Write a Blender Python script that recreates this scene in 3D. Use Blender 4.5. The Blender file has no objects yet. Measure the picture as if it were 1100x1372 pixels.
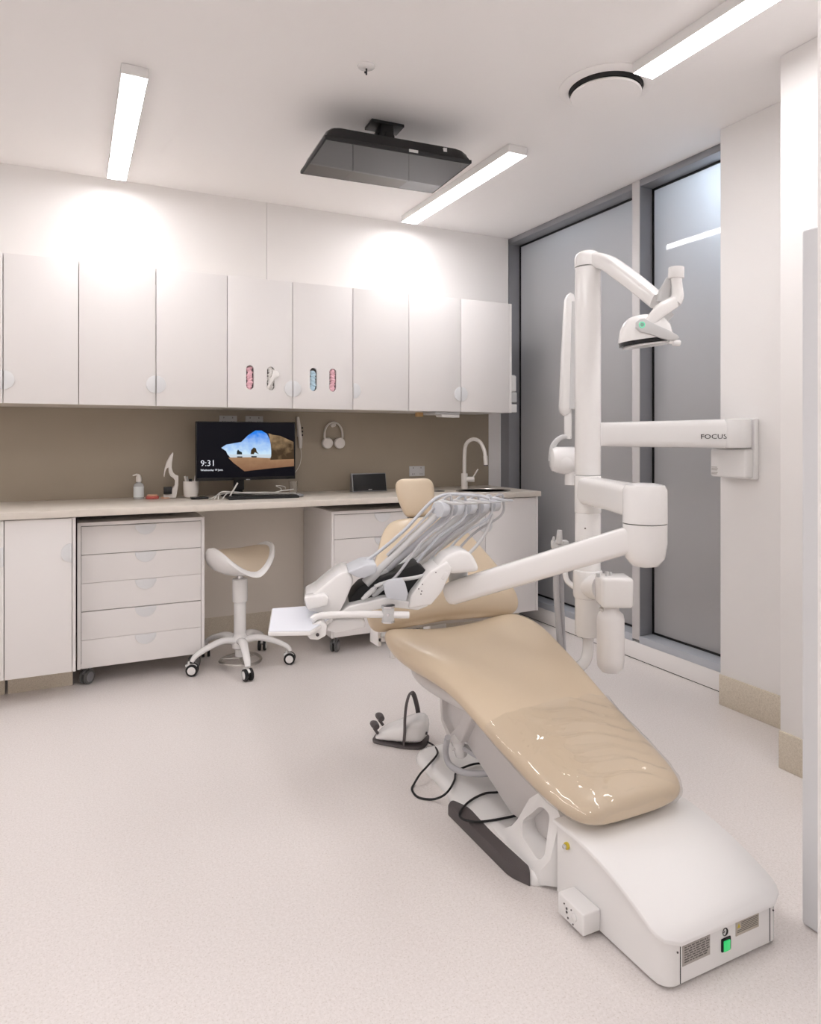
import bpy, bmesh, math, random
from mathutils import Vector, Matrix
random.seed(4)
sc = bpy.context.scene
COL = sc.collection
PI = math.pi
R = math.radians
# ------------------------------------------------------------------ camera
YAW = R(25.97); SN = math.sin(YAW); CS = math.cos(YAW); F = 934.0; H = 1.25
cam = bpy.data.cameras.new('camera'); cam_o = bpy.data.objects.new('camera', cam); COL.objects.link(cam_o)
cam_o.location = (0, 0, H); cam_o.rotation_euler = (R(90), 0, -YAW)
cam.sensor_fit = 'HORIZONTAL'; cam.sensor_width = 36; cam.lens = F / 1100 * 36
cam.shift_y = -99 / 1100; cam.clip_start = 0.05
sc.camera = cam_o
def ray(px, py):
    t = (px - 550) / F
    return Vector((SN + CS * t, CS - SN * t, (587 - py) / F))
def at(px, py, X=None, Y=None, Z=None, D=None):        # a surveyed point: direction plus one known distance
    r = ray(px, py)
    d = D if D is not None else X / r.x if X is not None else Y / r.y if Y is not None else (Z - H) / r.z
    return Vector((0, 0, H)) + r * d
# ------------------------------------------------------------------ materials
def mat(name, col, rough=0.5, metal=0.0, coat=0.0, coat_rough=0.05, emit=None, strength=0, alpha=1, spec=0.5, trans=0, ior=1.45):
    m = bpy.data.materials.new(name); m.use_nodes = True
    b = m.node_tree.nodes['Principled BSDF']
    b.inputs['Base Color'].default_value = (*col, 1); b.inputs['Roughness'].default_value = rough
    b.inputs['Metallic'].default_value = metal; b.inputs['Coat Weight'].default_value = coat
    b.inputs['Coat Roughness'].default_value = coat_rough; b.inputs['Alpha'].default_value = alpha
    b.inputs['Specular IOR Level'].default_value = spec; b.inputs['Transmission Weight'].default_value = trans
    b.inputs['IOR'].default_value = ior
    if emit: b.inputs['Emission Color'].default_value = (*emit, 1); b.inputs['Emission Strength'].default_value = strength
    return m
def lin(r, g, b):
    f = lambda c: (c / 255 / 12.92) if c / 255 <= .04045 else ((c / 255 + .055) / 1.055) ** 2.4
    return (f(r), f(g), f(b))
def speckle(name, c1, c2, c3, scale, rough, amt=.35, bump=0.0):
    m = mat(name, c1, rough); nt = m.node_tree; b = nt.nodes['Principled BSDF']
    tc = nt.nodes.new('ShaderNodeTexCoord')
    n1 = nt.nodes.new('ShaderNodeTexNoise'); n1.inputs['Scale'].default_value = scale; n1.inputs['Detail'].default_value = 3; n1.inputs['Roughness'].default_value = .7
    n2 = nt.nodes.new('ShaderNodeTexNoise'); n2.inputs['Scale'].default_value = scale * 1.7; n2.inputs['Detail'].default_value = 1
    r1 = nt.nodes.new('ShaderNodeValToRGB'); r1.color_ramp.elements[0].position = .42; r1.color_ramp.elements[1].position = .62
    r1.color_ramp.elements[0].color = (*c2, 1); r1.color_ramp.elements[1].color = (*c1, 1)
    r2 = nt.nodes.new('ShaderNodeValToRGB'); r2.color_ramp.elements[0].position = .60; r2.color_ramp.elements[1].position = .68
    r2.color_ramp.elements[0].color = (0, 0, 0, 1); r2.color_ramp.elements[1].color = (amt, amt, amt, 1)
    mx = nt.nodes.new('ShaderNodeMixRGB'); mx.inputs['Color2'].default_value = (*c3, 1)
    L = nt.links.new
    L(tc.outputs['Object'], n1.inputs['Vector']); L(tc.outputs['Object'], n2.inputs['Vector'])
    L(n1.outputs['Fac'], r1.inputs['Fac']); L(n2.outputs['Fac'], r2.inputs['Fac'])
    L(r1.outputs['Color'], mx.inputs['Color1']); L(r2.outputs['Color'], mx.inputs['Fac']); L(mx.outputs['Color'], b.inputs['Base Color'])
    return m
def soft_noise(m, c1, c2, scale):
    nt = m.node_tree; b = nt.nodes['Principled BSDF']
    tc = nt.nodes.new('ShaderNodeTexCoord'); n = nt.nodes.new('ShaderNodeTexNoise'); n.inputs['Scale'].default_value = scale; n.inputs['Detail'].default_value = 4
    r = nt.nodes.new('ShaderNodeValToRGB'); r.color_ramp.elements[0].color = (*c1, 1); r.color_ramp.elements[1].color = (*c2, 1)
    nt.links.new(tc.outputs['Object'], n.inputs['Vector']); nt.links.new(n.outputs['Fac'], r.inputs['Fac']); nt.links.new(r.outputs['Color'], b.inputs['Base Color'])
    return m
WALL = soft_noise(mat('painted wall', (.86, .835, .82), .55), (.88, .86, .845), (.90, .88, .865), 3)
CEIL = soft_noise(mat('painted ceiling', (.74, .71, .70), .8), (.93, .91, .90), (.95, .93, .92), 2)
FLOOR = speckle('speckled vinyl floor', (.82, .775, .755), (.76, .715, .69), (.50, .43, .37), 130, .30, .35)
SKIRT = speckle('beige speckled skirting', (.72, .65, .54), (.64, .57, .46), (.46, .40, .31), 150, .4, .5)
LAM = mat('white laminate', (.86, .835, .82), .38)
HAND = mat('recessed pull white', (.78, .79, .80), .3)
BODY = mat('cabinet board', (.70, .65, .60), .5)
DARK = mat('dark gap', (.02, .018, .016), .9)
SPLASH = soft_noise(mat('taupe splashback', (.2, .165, .12), .35), (.36, .305, .235), (.38, .325, .25), 6)
KNEE = mat('beige panel', (.86, .80, .72), .5)
COUNTER = soft_noise(mat('stone worktop', (.6, .53, .45), .3), (.70, .645, .57), (.79, .73, .66), 35)
ALU = mat('grey anodised frame', (.30, .305, .325), .42, .35)
ALUL = mat('pale grey sill', (.52, .55, .60), .3, .2)
BLACKR = mat('black gasket', (.004, .004, .004), .5)
PLAS = mat('gloss white plastic', (.86, .85, .84), .22, coat=.3)
PLASG = mat('pale grey plastic', (.62, .62, .62), .35)
PLASB = mat('blue grey plastic', (.60, .62, .66), .35)
CASTG = mat('light grey casting', (.66, .635, .625), .35)  # one even light grey for the lift parts and seat frame
HOSE = mat('grey silicone hose', (.50, .50, .52), .35)
UPH = mat('tan upholstery', lin(214, 196, 170), .36, coat=.25, coat_rough=.15)
UPHS = mat('tan seat upholstery', lin(196, 180, 158), .4)
RUB = mat('dark grey rubber', (.095, .082, .082), .5)
BLK = mat('black plastic', (.006, .006, .007), .25)
BLKM = mat('matt black plastic', (.01, .01, .011), .55)
CHR = mat('chrome', (.75, .75, .76), .18, 1)
STEEL = mat('brushed steel', (.55, .53, .50), .3, 1)
LED = mat('ceiling diffuser', (1, 1, 1), .5, emit=(1.0, .975, .985), strength=17)
GREEN = mat('green rocker', (.02, .35, .10), .3, emit=(.03, .5, .14), strength=.5)
PINK = mat('pink gloves', lin(244, 196, 206), .6)
BLUE = mat('pale blue gloves', lin(196, 224, 238), .6)
PAPER = mat('white tissue', (.82, .80, .77), .8)
LABEL = mat('label grey', (.42, .39, .36), .5)
INK = mat('black ink', (.03, .03, .03), .5)
INKG = mat('grey ink', (.14, .13, .12), .5)
YEL = mat('yellow', (.65, .5, .05), .4)
RED = mat('dull red plastic', lin(196, 100, 92), .4)
PEACH = mat('peach plastic', lin(224, 178, 150), .4)
WOOD = mat('light wood', lin(206, 168, 118), .5)
CER = mat('white ceramic', (.82, .78, .74), .35)
SCREEN = mat('dark glass screen', (.012, .011, .012), .02, spec=.45, ior=1.5)
GLASS = mat('clear glass', (1, 1, 1), .02, trans=1)
# translucent milky bottle
MILK = mat('milky bottle', (.90, .88, .87), .35, trans=.12)
def cover_mat():
    m = bpy.data.materials.new('clear film'); m.use_nodes = True; nt = m.node_tree; nt.nodes.clear()
    o = nt.nodes.new('ShaderNodeOutputMaterial'); mx = nt.nodes.new('ShaderNodeMixShader')
    t = nt.nodes.new('ShaderNodeBsdfTransparent'); t.inputs['Color'].default_value = (.97, .965, .955, 1)
    g = nt.nodes.new('ShaderNodeBsdfGlossy'); g.inputs['Roughness'].default_value = .05
    lw = nt.nodes.new('ShaderNodeLayerWeight'); pw = nt.nodes.new('ShaderNodeMath'); pw.operation = 'POWER'; pw.inputs[1].default_value = 4
    ml = nt.nodes.new('ShaderNodeMath'); ml.operation = 'MULTIPLY_ADD'; ml.inputs[1].default_value = .45; ml.inputs[2].default_value = .085
    L = nt.links.new; L(lw.outputs['Facing'], pw.inputs[0]); L(pw.outputs[0], ml.inputs[0]); L(ml.outputs[0], mx.inputs[0]); L(t.outputs[0], mx.inputs[1]); L(g.outputs[0], mx.inputs[2]); L(mx.outputs[0], o.inputs[0])
    return m
FILM = cover_mat()
def frosted():
    m = bpy.data.materials.new('frosted window glass'); m.use_nodes = True; nt = m.node_tree; nt.nodes.clear()
    o = nt.nodes.new('ShaderNodeOutputMaterial'); mx = nt.nodes.new('ShaderNodeMixShader'); m2 = nt.nodes.new('ShaderNodeMixShader')
    d = nt.nodes.new('ShaderNodeBsdfDiffuse'); d.inputs['Color'].default_value = (.60, .58, .57, 1)
    t = nt.nodes.new('ShaderNodeBsdfTranslucent'); t.inputs['Color'].default_value = (.72, .76, .80, 1)
    g = nt.nodes.new('ShaderNodeBsdfGlossy'); g.inputs['Roughness'].default_value = .015
    fr = nt.nodes.new('ShaderNodeFresnel'); fr.inputs['IOR'].default_value = 1.5
    L = nt.links.new; mx.inputs[0].default_value = .4
    L(d.outputs[0], mx.inputs[1]); L(t.outputs[0], mx.inputs[2]); L(fr.outputs[0], m2.inputs[0]); L(mx.outputs[0], m2.inputs[1]); L(g.outputs[0], m2.inputs[2]); L(m2.outputs[0], o.inputs[0])
    return m
FROST = frosted()
# ------------------------------------------------------------------ objects
def thing(name, label, cat, loc=(0, 0, 0), group=None):
    o = bpy.data.objects.new(name, None); o.empty_display_size = .05; COL.objects.link(o)
    o.location = loc; o['label'] = label; o['category'] = cat
    if group: o['group'] = group
    return o
def tag(o, label, cat, group=None):
    o['label'] = label; o['category'] = cat
    if group: o['group'] = group
    return o
class MB:
    """collects shapes in one bmesh"""
    def __init__(s): s.bm = bmesh.new()
    def box(s, x0, x1, y0, y1, z0, z1, bev=0, seg=2, M=None):
        b = bmesh.new(); bmesh.ops.create_cube(b, size=1)
        sx, sy, sz = abs(x1 - x0), abs(y1 - y0), abs(z1 - z0)
        bmesh.ops.transform(b, verts=b.verts, matrix=Matrix.Translation(((x0 + x1) / 2, (y0 + y1) / 2, (z0 + z1) / 2)) @ Matrix.Diagonal((sx, sy, sz, 1)))
        if bev: bmesh.ops.bevel(b, geom=b.edges[:], offset=min(bev, min(sx, sy, sz) * .49), segments=seg, affect='EDGES', profile=.5)
        if M is not None: bmesh.ops.transform(b, verts=b.verts, matrix=M)
        return s.merge(b)
    def merge(s, b):
        me = bpy.data.meshes.new('t'); b.to_mesh(me); b.free(); s.bm.from_mesh(me); bpy.data.meshes.remove(me); return s
    def ring(s, rings, cap=True, close=False):
        """rings: list of equal-length closed loops of points"""
        b = s.bm; vs = [[b.verts.new(p) for p in r] for r in rings]; n = len(vs[0])
        rng = range(len(vs) if close else len(vs) - 1)
        for i in rng:
            A, B = vs[i], vs[(i + 1) % len(vs)]
            for k in range(n): b.faces.new((A[k], A[(k + 1) % n], B[(k + 1) % n], B[k]))
        if cap and not close: b.faces.new(vs[0][::-1]); b.faces.new(vs[-1])
        return s
    def tube(s, pts, r, n=12, cap=True, smooth=0, close=False, squash=None):
        pts = [Vector(p) for p in pts]
        rad = list(r) if hasattr(r, '__len__') else [r] * len(pts)
        if smooth:
            q = []; qr = []; N = len(pts)
            for i in range(N if close else N - 1):
                if close: p0, p1, p2, p3 = pts[i - 1], pts[i], pts[(i + 1) % N], pts[(i + 2) % N]
                else: p0, p1, p2, p3 = pts[max(i - 1, 0)], pts[i], pts[i + 1], pts[min(i + 2, N - 1)]
                for k in range(smooth):
                    t = k / smooth
                    q.append(.5 * ((2 * p1) + (p2 - p0) * t + (2 * p0 - 5 * p1 + 4 * p2 - p3) * t * t + (3 * p1 - p0 - 3 * p2 + p3) * t ** 3))
                    qr.append(rad[i] * (1 - t) + rad[(i + 1) % N] * t)
            if not close: q.append(pts[-1]); qr.append(rad[-1])
            pts, rad = q, qr
        N = len(pts); rings = []; up = None
        for i in range(N):
            if close: T = (pts[(i + 1) % N] - pts[i - 1])
            else: T = pts[min(i + 1, N - 1)] - pts[max(i - 1, 0)]
            T.normalize()
            if up is None:
                a = Vector((0, 0, 1)) if abs(T.z) < .9 else Vector((1, 0, 0))
                U = T.cross(a).normalized()
            else: U = (up - T * up.dot(T)).normalized()
            up = U; W = T.cross(U).normalized()
            a, c = squash if squash else (1, 1)
            rings.append([pts[i] + (U * math.cos(2 * PI * k / n) * a + W * math.sin(2 * PI * k / n) * c) * rad[i] for k in range(n)])
        return s.ring(rings, cap, close)
    def cyl(s, p0, p1, r, r2=None, n=24, bev=0):
        p0, p1 = Vector(p0), Vector(p1); r2 = r if r2 is None else r2
        if bev:
            T = (p1 - p0).normalized()
            return s.tube([p0, p0 + T * bev * .3, p0 + T * bev, p1 - T * bev, p1 - T * bev * .3, p1], [r - bev, r - bev * .3, r, r2, r2 - bev * .3, r2 - bev], n)
        return s.tube([p0, p1], [r, r2], n)
    def lathe(s, c, prof, n=32, M=None):
        c = Vector(c); rings = []
        for (r, z) in prof: rings.append([Vector((r * math.cos(2 * PI * k / n), r * math.sin(2 * PI * k / n), z)) for k in range(n)])
        rings = [[(M @ p if M is not None else p) + c for p in g] for g in rings]
        return s.ring(rings)
    def prism(s, poly, ext, bev=0, seg=2):
        """poly: planar list of 3-D points; ext: extrusion vector"""
        b = bmesh.new(); ext = Vector(ext)
        A = [b.verts.new(Vector(p)) for p in poly]; B = [b.verts.new(Vector(p) + ext) for p in poly]; n = len(A)
        b.faces.new(A[::-1]); b.faces.new(B)
        for k in range(n): b.faces.new((A[k], A[(k + 1) % n], B[(k + 1) % n], B[k]))
        bmesh.ops.recalc_face_normals(b, faces=b.faces)
        if bev: bmesh.ops.bevel(b, geom=b.edges[:], offset=bev, segments=seg, affect='EDGES', profile=.5, clamp_overlap=True)
        return s.merge(b)
    def sphere(s, c, r, sx=1, sy=1, sz=1, M=None, n=20):
        b = bmesh.new(); bmesh.ops.create_uvsphere(b, u_segments=n, v_segments=n // 2 + 2, radius=1)
        m = Matrix.Translation(Vector(c)) @ (M.to_4x4() if M is not None else Matrix()) @ Matrix.Diagonal((r * sx, r * sy, r * sz, 1))
        bmesh.ops.transform(b, verts=b.verts, matrix=m); return s.merge(b)
    def done(s, name, material, parent=None, smooth=True, sub=0, angle=40, bevel=0):
        bmesh.ops.recalc_face_normals(s.bm, faces=s.bm.faces)
        me = bpy.data.meshes.new(name); s.bm.to_mesh(me); s.bm.free()
        me.materials.append(material)
        if smooth:
            for p in me.polygons: p.use_smooth = True
            if not sub: me.set_sharp_from_angle(angle=R(angle))
        o = bpy.data.objects.new(name, me); COL.objects.link(o)
        if parent is not None:
            o.parent = parent
            if parent.type == 'EMPTY': o.matrix_parent_inverse = Matrix.Translation(-parent.location)
        if bevel:
            md = o.modifiers.new('bevel', 'BEVEL'); md.width = bevel; md.segments = 3; md.limit_method = 'ANGLE'; md.angle_limit = R(35); md.harden_normals = False
        if sub:
            md = o.modifiers.new('sub', 'SUBSURF'); md.levels = sub; md.render_levels = sub
        return o
def struct(o): o['kind'] = 'structure'; return o
def B(name, x0, x1, y0, y1, z0, z1, m, parent=None, bev=0, seg=2): return MB().box(x0, x1, y0, y1, z0, z1, bev, seg).done(name, m, parent)
def bake(o):
    """apply modifiers into plain mesh data"""
    dg = bpy.context.evaluated_depsgraph_get(); me = bpy.data.meshes.new_from_object(o.evaluated_get(dg)); o.modifiers.clear(); o.data = me; return o
def cut(o, cutters):
    for c in cutters:
        md = o.modifiers.new('cut', 'BOOLEAN'); md.object = c; md.operation = 'DIFFERENCE'; md.solver = 'EXACT'
    bpy.context.view_layer.update(); bake(o)
    for c in cutters: bpy.data.objects.remove(c, do_unlink=True)
    o.data.set_sharp_from_angle(angle=R(40))
    return o
def text(name, body, size, M, m, parent, ext=.0004):
    cu = bpy.data.curves.new(name, 'FONT'); cu.body = body; cu.size = size; cu.extrude = ext; cu.resolution_u = 2; cu.offset = -.008 * size if size > .04 else 0
    t = bpy.data.objects.new('t', cu); COL.objects.link(t); bpy.context.view_layer.update()
    me = bpy.data.meshes.new_from_object(t.evaluated_get(bpy.context.evaluated_depsgraph_get())); bpy.data.objects.remove(t, do_unlink=True)
    me.transform(M); me.materials.clear(); me.materials.append(m)
    o = bpy.data.objects.new(name, me); COL.objects.link(o); o.parent = parent
    if parent.type == 'EMPTY': o.matrix_parent_inverse = Matrix.Translation(-parent.location)
    return o
def frame(o, ex, ey):
    ex = Vector(ex).normalized(); ey = Vector(ey).normalized(); ez = ex.cross(ey)
    return Matrix(((ex.x, ey.x, ez.x, o[0]), (ex.y, ey.y, ez.y, o[1]), (ex.z, ey.z, ez.z, o[2]), (0, 0, 0, 1)))
def copy_tree(o, parent=None):
    c = o.copy(); COL.objects.link(c)
    if parent is not None: c.parent = parent
    for ch in list(o.children): copy_tree(ch, c)
    return c
# ================================================================== ROOM
CZ = 2.70; BY = 4.36; WX = 2.87; GX = 2.97
XL = -2.7; YN = -2.0
struct(B('floor', XL - .1, 3.1, YN - .1, 4.6, -.1, 0, FLOOR))
struct(B('ceiling', XL - .1, 3.1, YN - .1, 4.6, CZ, CZ + .1, CEIL))
struct(B('wall_left', XL - .1, XL, YN, 4.5, 0, CZ, WALL))
struct(B('wall_front', XL - .1, 3.1, YN - .1, YN, 0, CZ, WALL))
# back wall with the bulkhead above the cupboards
b = MB(); b.box(XL, WX, BY, BY + .14, 0, CZ); b.box(XL, 1.0818, 4.244, BY + .05, 1.9, CZ); b.box(1.084, 2.858, 4.244, BY + .05, 1.9, CZ)
struct(b.done('wall_back', WALL))
# right wall: pillar beside the window and the thicker wall nearer the camera
b = MB(); b.box(2.743, 3.1, 1.70, 2.308, 0, CZ, .004); b.box(2.42, 3.1, YN, 1.765, 0, CZ, .004)
struct(b.done('wall_right', WALL))
b = MB()
b.box(2.735, 2.75, 1.765, 2.309, 0, .142, .003); b.box(2.412, 2.43, YN, 1.766, 0, .142, .003)
struct(b.done('baseboard_right', SKIRT))
b = MB(); b.box(.02, 2.74, BY - .012, BY + .01, 0, .157, .003)
struct(b.done('baseboard_back', SKIRT))
# splashback and knee space panel
struct(B('trim_1', XL, 2.755, BY - .012, BY + .01, .9, 1.6, SPLASH))
b = MB(); b.box(.02, 1.352, BY - .01, BY + .005, .155, .875); b.box(1.355, 2.74, BY - .01, BY + .005, .155, .875)
struct(b.done('trim_2', KNEE))
# door jamb at the right edge of the picture
struct(B('trim_3', 1.158, 1.36, .64, .775, 0, CZ, WALL, bev=.003))
# window wall
def window(n, y0, y1, z0, z1, jamb0, jamb1):
    f = MB()
    f.box(WX, GX + .04, y0 - jamb0, y0, 0.114, CZ, .002)            # near jamb
    f.box(WX, GX + .04, y1, y1 + jamb1, 0.114, CZ, .002)            # far jamb
    f.box(WX, GX + .04, y0, y1, z1, CZ, .002)                       # head
    fo = struct(f.done('window_%d' % n, ALU))
    B('window_sill', WX - .004, GX + .04, y0, y1, .098, z0, ALUL, fo, .003)
    g = MB(); r = .011
    g.box(GX - .006, GX + .01, y0, y0 + r, z0, z1); g.box(GX - .006, GX + .01, y1 - r, y1, z0, z1)
    g.box(GX - .006, GX + .01, y0, y1, z0, z0 + r); g.box(GX - .006, GX + .01, y0, y1, z1 - r, z1)
    g.done('gasket', BLACKR, fo)
    B('pane', GX, GX + .006, y0 + .008, y1 - .008, z0 + .008, z1 - .008, FROST, fo)
    return fo
window(1, 3.007, 4.255, .14, 2.662, .052 / 2, .15)
B('cover_strip', WX - .004, WX + .002, 2.953, 3.009, .114, CZ - .001, mat('pale mullion cover', (.62, .60, .60), .4), bpy.data.objects['window_1'], .001)
window(2, 2.30, 2.955, .14, 2.662, .0, .052 / 2)
struct(B('trim_4', WX - .003, GX + .05, 2.30, 4.36, 0.004, .098, WALL, bev=.002))
struct(B('trim_5', WX, GX + .05, 2.30, 4.36, 0, .0045, DARK))
B('window_outside', 3.6, 3.65, 1.0, 5.0, -.1, 3.2, mat('dim outside wall', (.10, .10, .11), .9))
bpy.data.objects['window_outside'].name = 'wall_outside'; struct(bpy.data.objects['wall_outside'])
# ------------------------------------------------------------------ ceiling fittings
def batten(x0, x1, y0, y1, label):
    t = thing('ceiling_light', label, 'ceiling light', ((x0 + x1) / 2, (y0 + y1) / 2, CZ), 'long ceiling battens')
    B('housing', x0, x1, y0, y1, 2.658, CZ - .0005, PLAS, t, .003)
    B('diffuser', x0 + .003, x1 - .003, y0 + .004, y1 - .004, 2.6572, 2.660, LED, t)
batten(.174, .273, 2.905, 4.115, 'long white glowing ceiling light alone at the left above the desk')
batten(1.935, 2.045, 2.87, 4.11, 'long white glowing ceiling light beside the ceiling screen, in front of the wall cupboards')
batten(1.95, 2.052, .84, 2.045, 'long white glowing ceiling light at the top right corner next to the round vent')
batten(.174, .273, .84, 2.045, 'long white glowing ceiling light overhead, out of frame above the camera')
batten(1.95, 2.052, -1.24, -.035, 'long white glowing ceiling light added as unseen fill behind the camera on the window side')  # battens from here down: out of view, added to fill the room with light
batten(.174, .273, -1.24, -.035, 'long white glowing ceiling light added as unseen fill straight behind the camera')
batten(-1.60, -1.50, -1.24, -.035, 'long white glowing ceiling light added as unseen fill behind the camera on the left side of the room')
batten(-1.60, -1.50, .84, 2.045, 'long white glowing ceiling light added as unseen fill left of the picture, level with the camera')  # left column, added out of view to even out the lighting
batten(-1.60, -1.50, 2.905, 4.115, 'long white glowing ceiling light added as unseen fill left of the picture, over the end of the worktop')
t = thing('ceiling_vent', 'round white ceiling air vent with a dark gap around its disc', 'vent', (1.985, 2.235, CZ), None)
MB().lathe((1.985, 2.235, CZ), [(.19, -.0005), (.19, -.003), (.165, -.012), (.15, -.012), (.15, -.0005)], 48).done('ring', CEIL, t)
MB().lathe((1.985, 2.235, CZ), [(.148, -.004), (.143, -.026), (.12, -.027), (.12, -.004)], 48).done('dark_throat', BLKM, t)
MB().lathe((1.985, 2.235, CZ), [(.05, -.02), (.138, -.028), (.143, -.034), (.139, -.040), (.06, -.041), (.01, -.0411)], 48).done('disc', CEIL, t)
t = thing('sprinkler_head', 'small white fire sprinkler rose on the ceiling near the top centre', 'sprinkler', (1.034, 2.515, CZ))
MB().lathe((1.034, 2.515, CZ), [(.034, -.0005), (.033, -.006), (.015, -.012), (.012, -.0122)], 32).done('rose', PLAS, t)
MB().cyl((1.034, 2.515, CZ - .012), (1.034, 2.515, CZ - .036), .0035, .003, 10).box(1.026, 1.034, 2.512, 2.518, CZ - .03, CZ - .024).done('bulb', BLKM, t)
# ceiling screen
t = thing('ceiling_television', 'flat black television hung face down under the ceiling above the dental chair', 'television', (1.31, 2.95, CZ))
T0 = Matrix.Translation((1.308, 2.962, 2.5)) @ Matrix.Rotation(R(-3.2), 4, 'Z')
b = MB(); b.box(-.345, .345, -.213, .213, 0, .016, .003, M=T0); b.done('bezel', BLKM, t)
b = MB(); b.box(-.336, .336, -.203, .204, -.0008, .004, 0, M=T0); b.done('screen', SCREEN, t)
prof = [(-.210, .012), (-.205, .04), (-.195, .062), (-.16, .078), (.16, .078), (.20, .05), (.208, .012)]
b = MB(); rr = []
for x, s in ((-.335, .25), (-.325, .6), (-.30, .9), (-.27, 1), (.27, 1), (.30, .9), (.325, .6), (.335, .25)):
    rr.append([T0 @ Vector((x, y, .014 + (z - .014) * s)) for (y, z) in prof])
b.ring(rr).done('housing', BLK, t)
b = MB(); b.box(.035, .078, -.2155, -.205, .004, .016, .001, M=T0); b.done('sticker', PLASG, t)
b = MB(); b.box(.205, .222, -.2085, -.200, .035, .052, .001, M=T0); b.done('sticker', PLASG, t)
b = MB(); b.box(-.08, .08, -.05, .05, .186, .1995, .002, M=T0); b.box(-.03, .03, -.045, .045, .12, .19, .004, M=T0)
b.box(-.075, .075, -.06, .06, .076, .088, .002, M=T0); b.box(-.016, .016, -.06, .06, .078, .15, .003, M=T0)
b.cyl(T0 @ Vector((-.045, 0, .15)), T0 @ Vector((.045, 0, .15)), .014); b.done('ceiling_bracket', BLKM, t)
# ================================================================== JOINERY
def half_disc(c, r, a0, a1, y, th=.006):
    """flat finger pull: sector of a disc, facing -Y"""
    n = 18; pts = [Vector((c[0] + r * math.cos(a0 + (a1 - a0) * k / n), y, c[1] + r * math.sin(a0 + (a1 - a0) * k / n))) for k in range(n + 1)]
    return MB().prism(pts, (0, -th, 0), .0012)
def shell(b, x0, x1, y0, y1, z0, z1, th=.016):
    b.box(x0, x0 + th, y0, y1, z0, z1); b.box(x1 - th, x1, y0, y1, z0, z1); b.box(x0 + th, x1 - th, y0, y1, z0, z0 + th)
    b.box(x0 + th, x1 - th, y0, y1, z1 - th, z1); b.box(x0 + th, x1 - th, y1 - .008, y1, z0 + th, z1 - th)
UZ0, UZ1, UY = 1.42, 2.148, 3.90
def capsule(cx, cz, w, h, y0, y1):
    pts = []; r = w / 2
    for k in range(13): a = PI * k / 12; pts.append(Vector((cx + r * math.cos(a), y0, cz + h / 2 - r + r * math.sin(a))))
    for k in range(13): a = PI + PI * k / 12; pts.append(Vector((cx + r * math.cos(a), y0, cz - h / 2 + r + r * math.sin(a))))
    return pts
def wall_unit(x0, x1, splits, label, pulls, side=None, slots=()):
    t = thing('wall_cabinet', label, 'cabinet', ((x0 + x1) / 2, BY, UZ0), 'white wall cupboards')
    b = MB(); shell(b, x0 + .0005, x1 - .0005, UY + .02, BY - .013, UZ0, UZ1 - .002)
    if side: b.box(side[0], side[1], UY, BY - .013, UZ0, UZ1)
    b.done('body', LAM if side else BODY, t)
    xs = [x0] + splits + [side[0] if side else x1]
    for i in range(len(xs) - 1):
        d = MB().box(xs[i] + .0018, xs[i + 1] - .0018, UY, UY + .018, UZ0, UZ1, .0015).done('door', LAM, t)
        mine = [s for s in slots if xs[i] < s[0] < xs[i + 1]]
        if mine:
            cut(d, [MB().prism(capsule(s[0], s[1], .043, .135, UY - .05, 0), (0, .1, 0)).done('cutter', DARK) for s in mine])
        for (px_, hz) in pulls:
            if xs[i] - .001 < px_ < xs[i + 1] + .001:
                left_of = abs(px_ - xs[i + 1]) < .01
                half_disc((px_ + (-.003 if left_of else .003), hz), .046, *( (PI / 2, 3 * PI / 2) if left_of else (-PI / 2, PI / 2)), UY).done('handle', HAND, d)
    return t
hz = 1.533
wall_unit(-.66, .035, [-.296], 'white two-door wall cupboard at the far left edge', [(-.296, hz)])
wall_unit(.035, .775, [.404], 'plain white two-door wall cupboard left of the one with the glove slots', [(.404, hz)])
wall_unit(.775, 1.517, [1.146], 'white two-door wall cupboard with four oval glove slots', [(1.146, hz)], slots=[(.901, 1.590), (1.019, 1.588), (1.271, 1.592), (1.39, 1.592)])
wall_unit(1.517, 1.889, [], 'single-door white wall cupboard right of the glove slots', [(1.517 + .0, hz)])
wall_unit(1.889, 2.653, [2.261], 'white two-door wall cupboard at the right end beside the window', [(2.261, hz)], side=(2.634, 2.653))
# gloves and tissue showing in the slots
def wad(name, x, z, m, label, cat, top=0, seed=1, out=0):
    random.seed(seed); t = thing(name, label, cat, (x, UY + .05, z), 'glove and tissue packs inside the wall cupboard')
    pts = capsule(x, z - top / 2, .042, .132 - top, UY + .024, 0)
    MB().box(x - .05, x + .05, UY + .03, UY + .12, z - .12, z + .12, .002).done('carton', mat(name + ' carton', (.25, .22, .22), .8), t)
    b = MB()
    for k in range(16):
        a = k / 15; zz = z - .058 + a * (.118 - top)
        w = .019 * (1 - .15 * abs(2 * a - 1) ** 4)
        b.sphere((x + random.uniform(-.004, .004), UY + .014 + random.uniform(-.003, .003), zz), 1, w, .010, .0085, Matrix.Rotation(random.uniform(-.7, .7), 3, 'Y'), n=12)
    b.done('wad', m, t)
    if out:
        b = MB(); 
        rings = []
        for k in range(9):
            a = k / 8; zz = z + .055 - a * .12; yy = UY + .015 - .032 * math.sin(a * PI) ** .6
            xx = x + .012 * math.sin(a * 5) + (.02 * (1 - a) if a < .4 else 0)
            w = .010 + .012 * math.sin(a * PI * 1.4) ** 2
            rings.append([(xx - w, yy + .003, zz), (xx, yy - .006, zz - .003), (xx + w, yy, zz + .003), (xx, yy + .001, zz)])
        b.ring(rings).done('loose_sheet', m, t)
wad('glove_pack', .901, 1.590, PINK, 'pink gloves in the leftmost oval slot of the cupboard doors', 'gloves', .006, 1)
wad('tissue_pack', 1.019, 1.588, PAPER, 'white tissue hanging out of the second oval slot from the left', 'tissues', .0, 2, 1)
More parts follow.
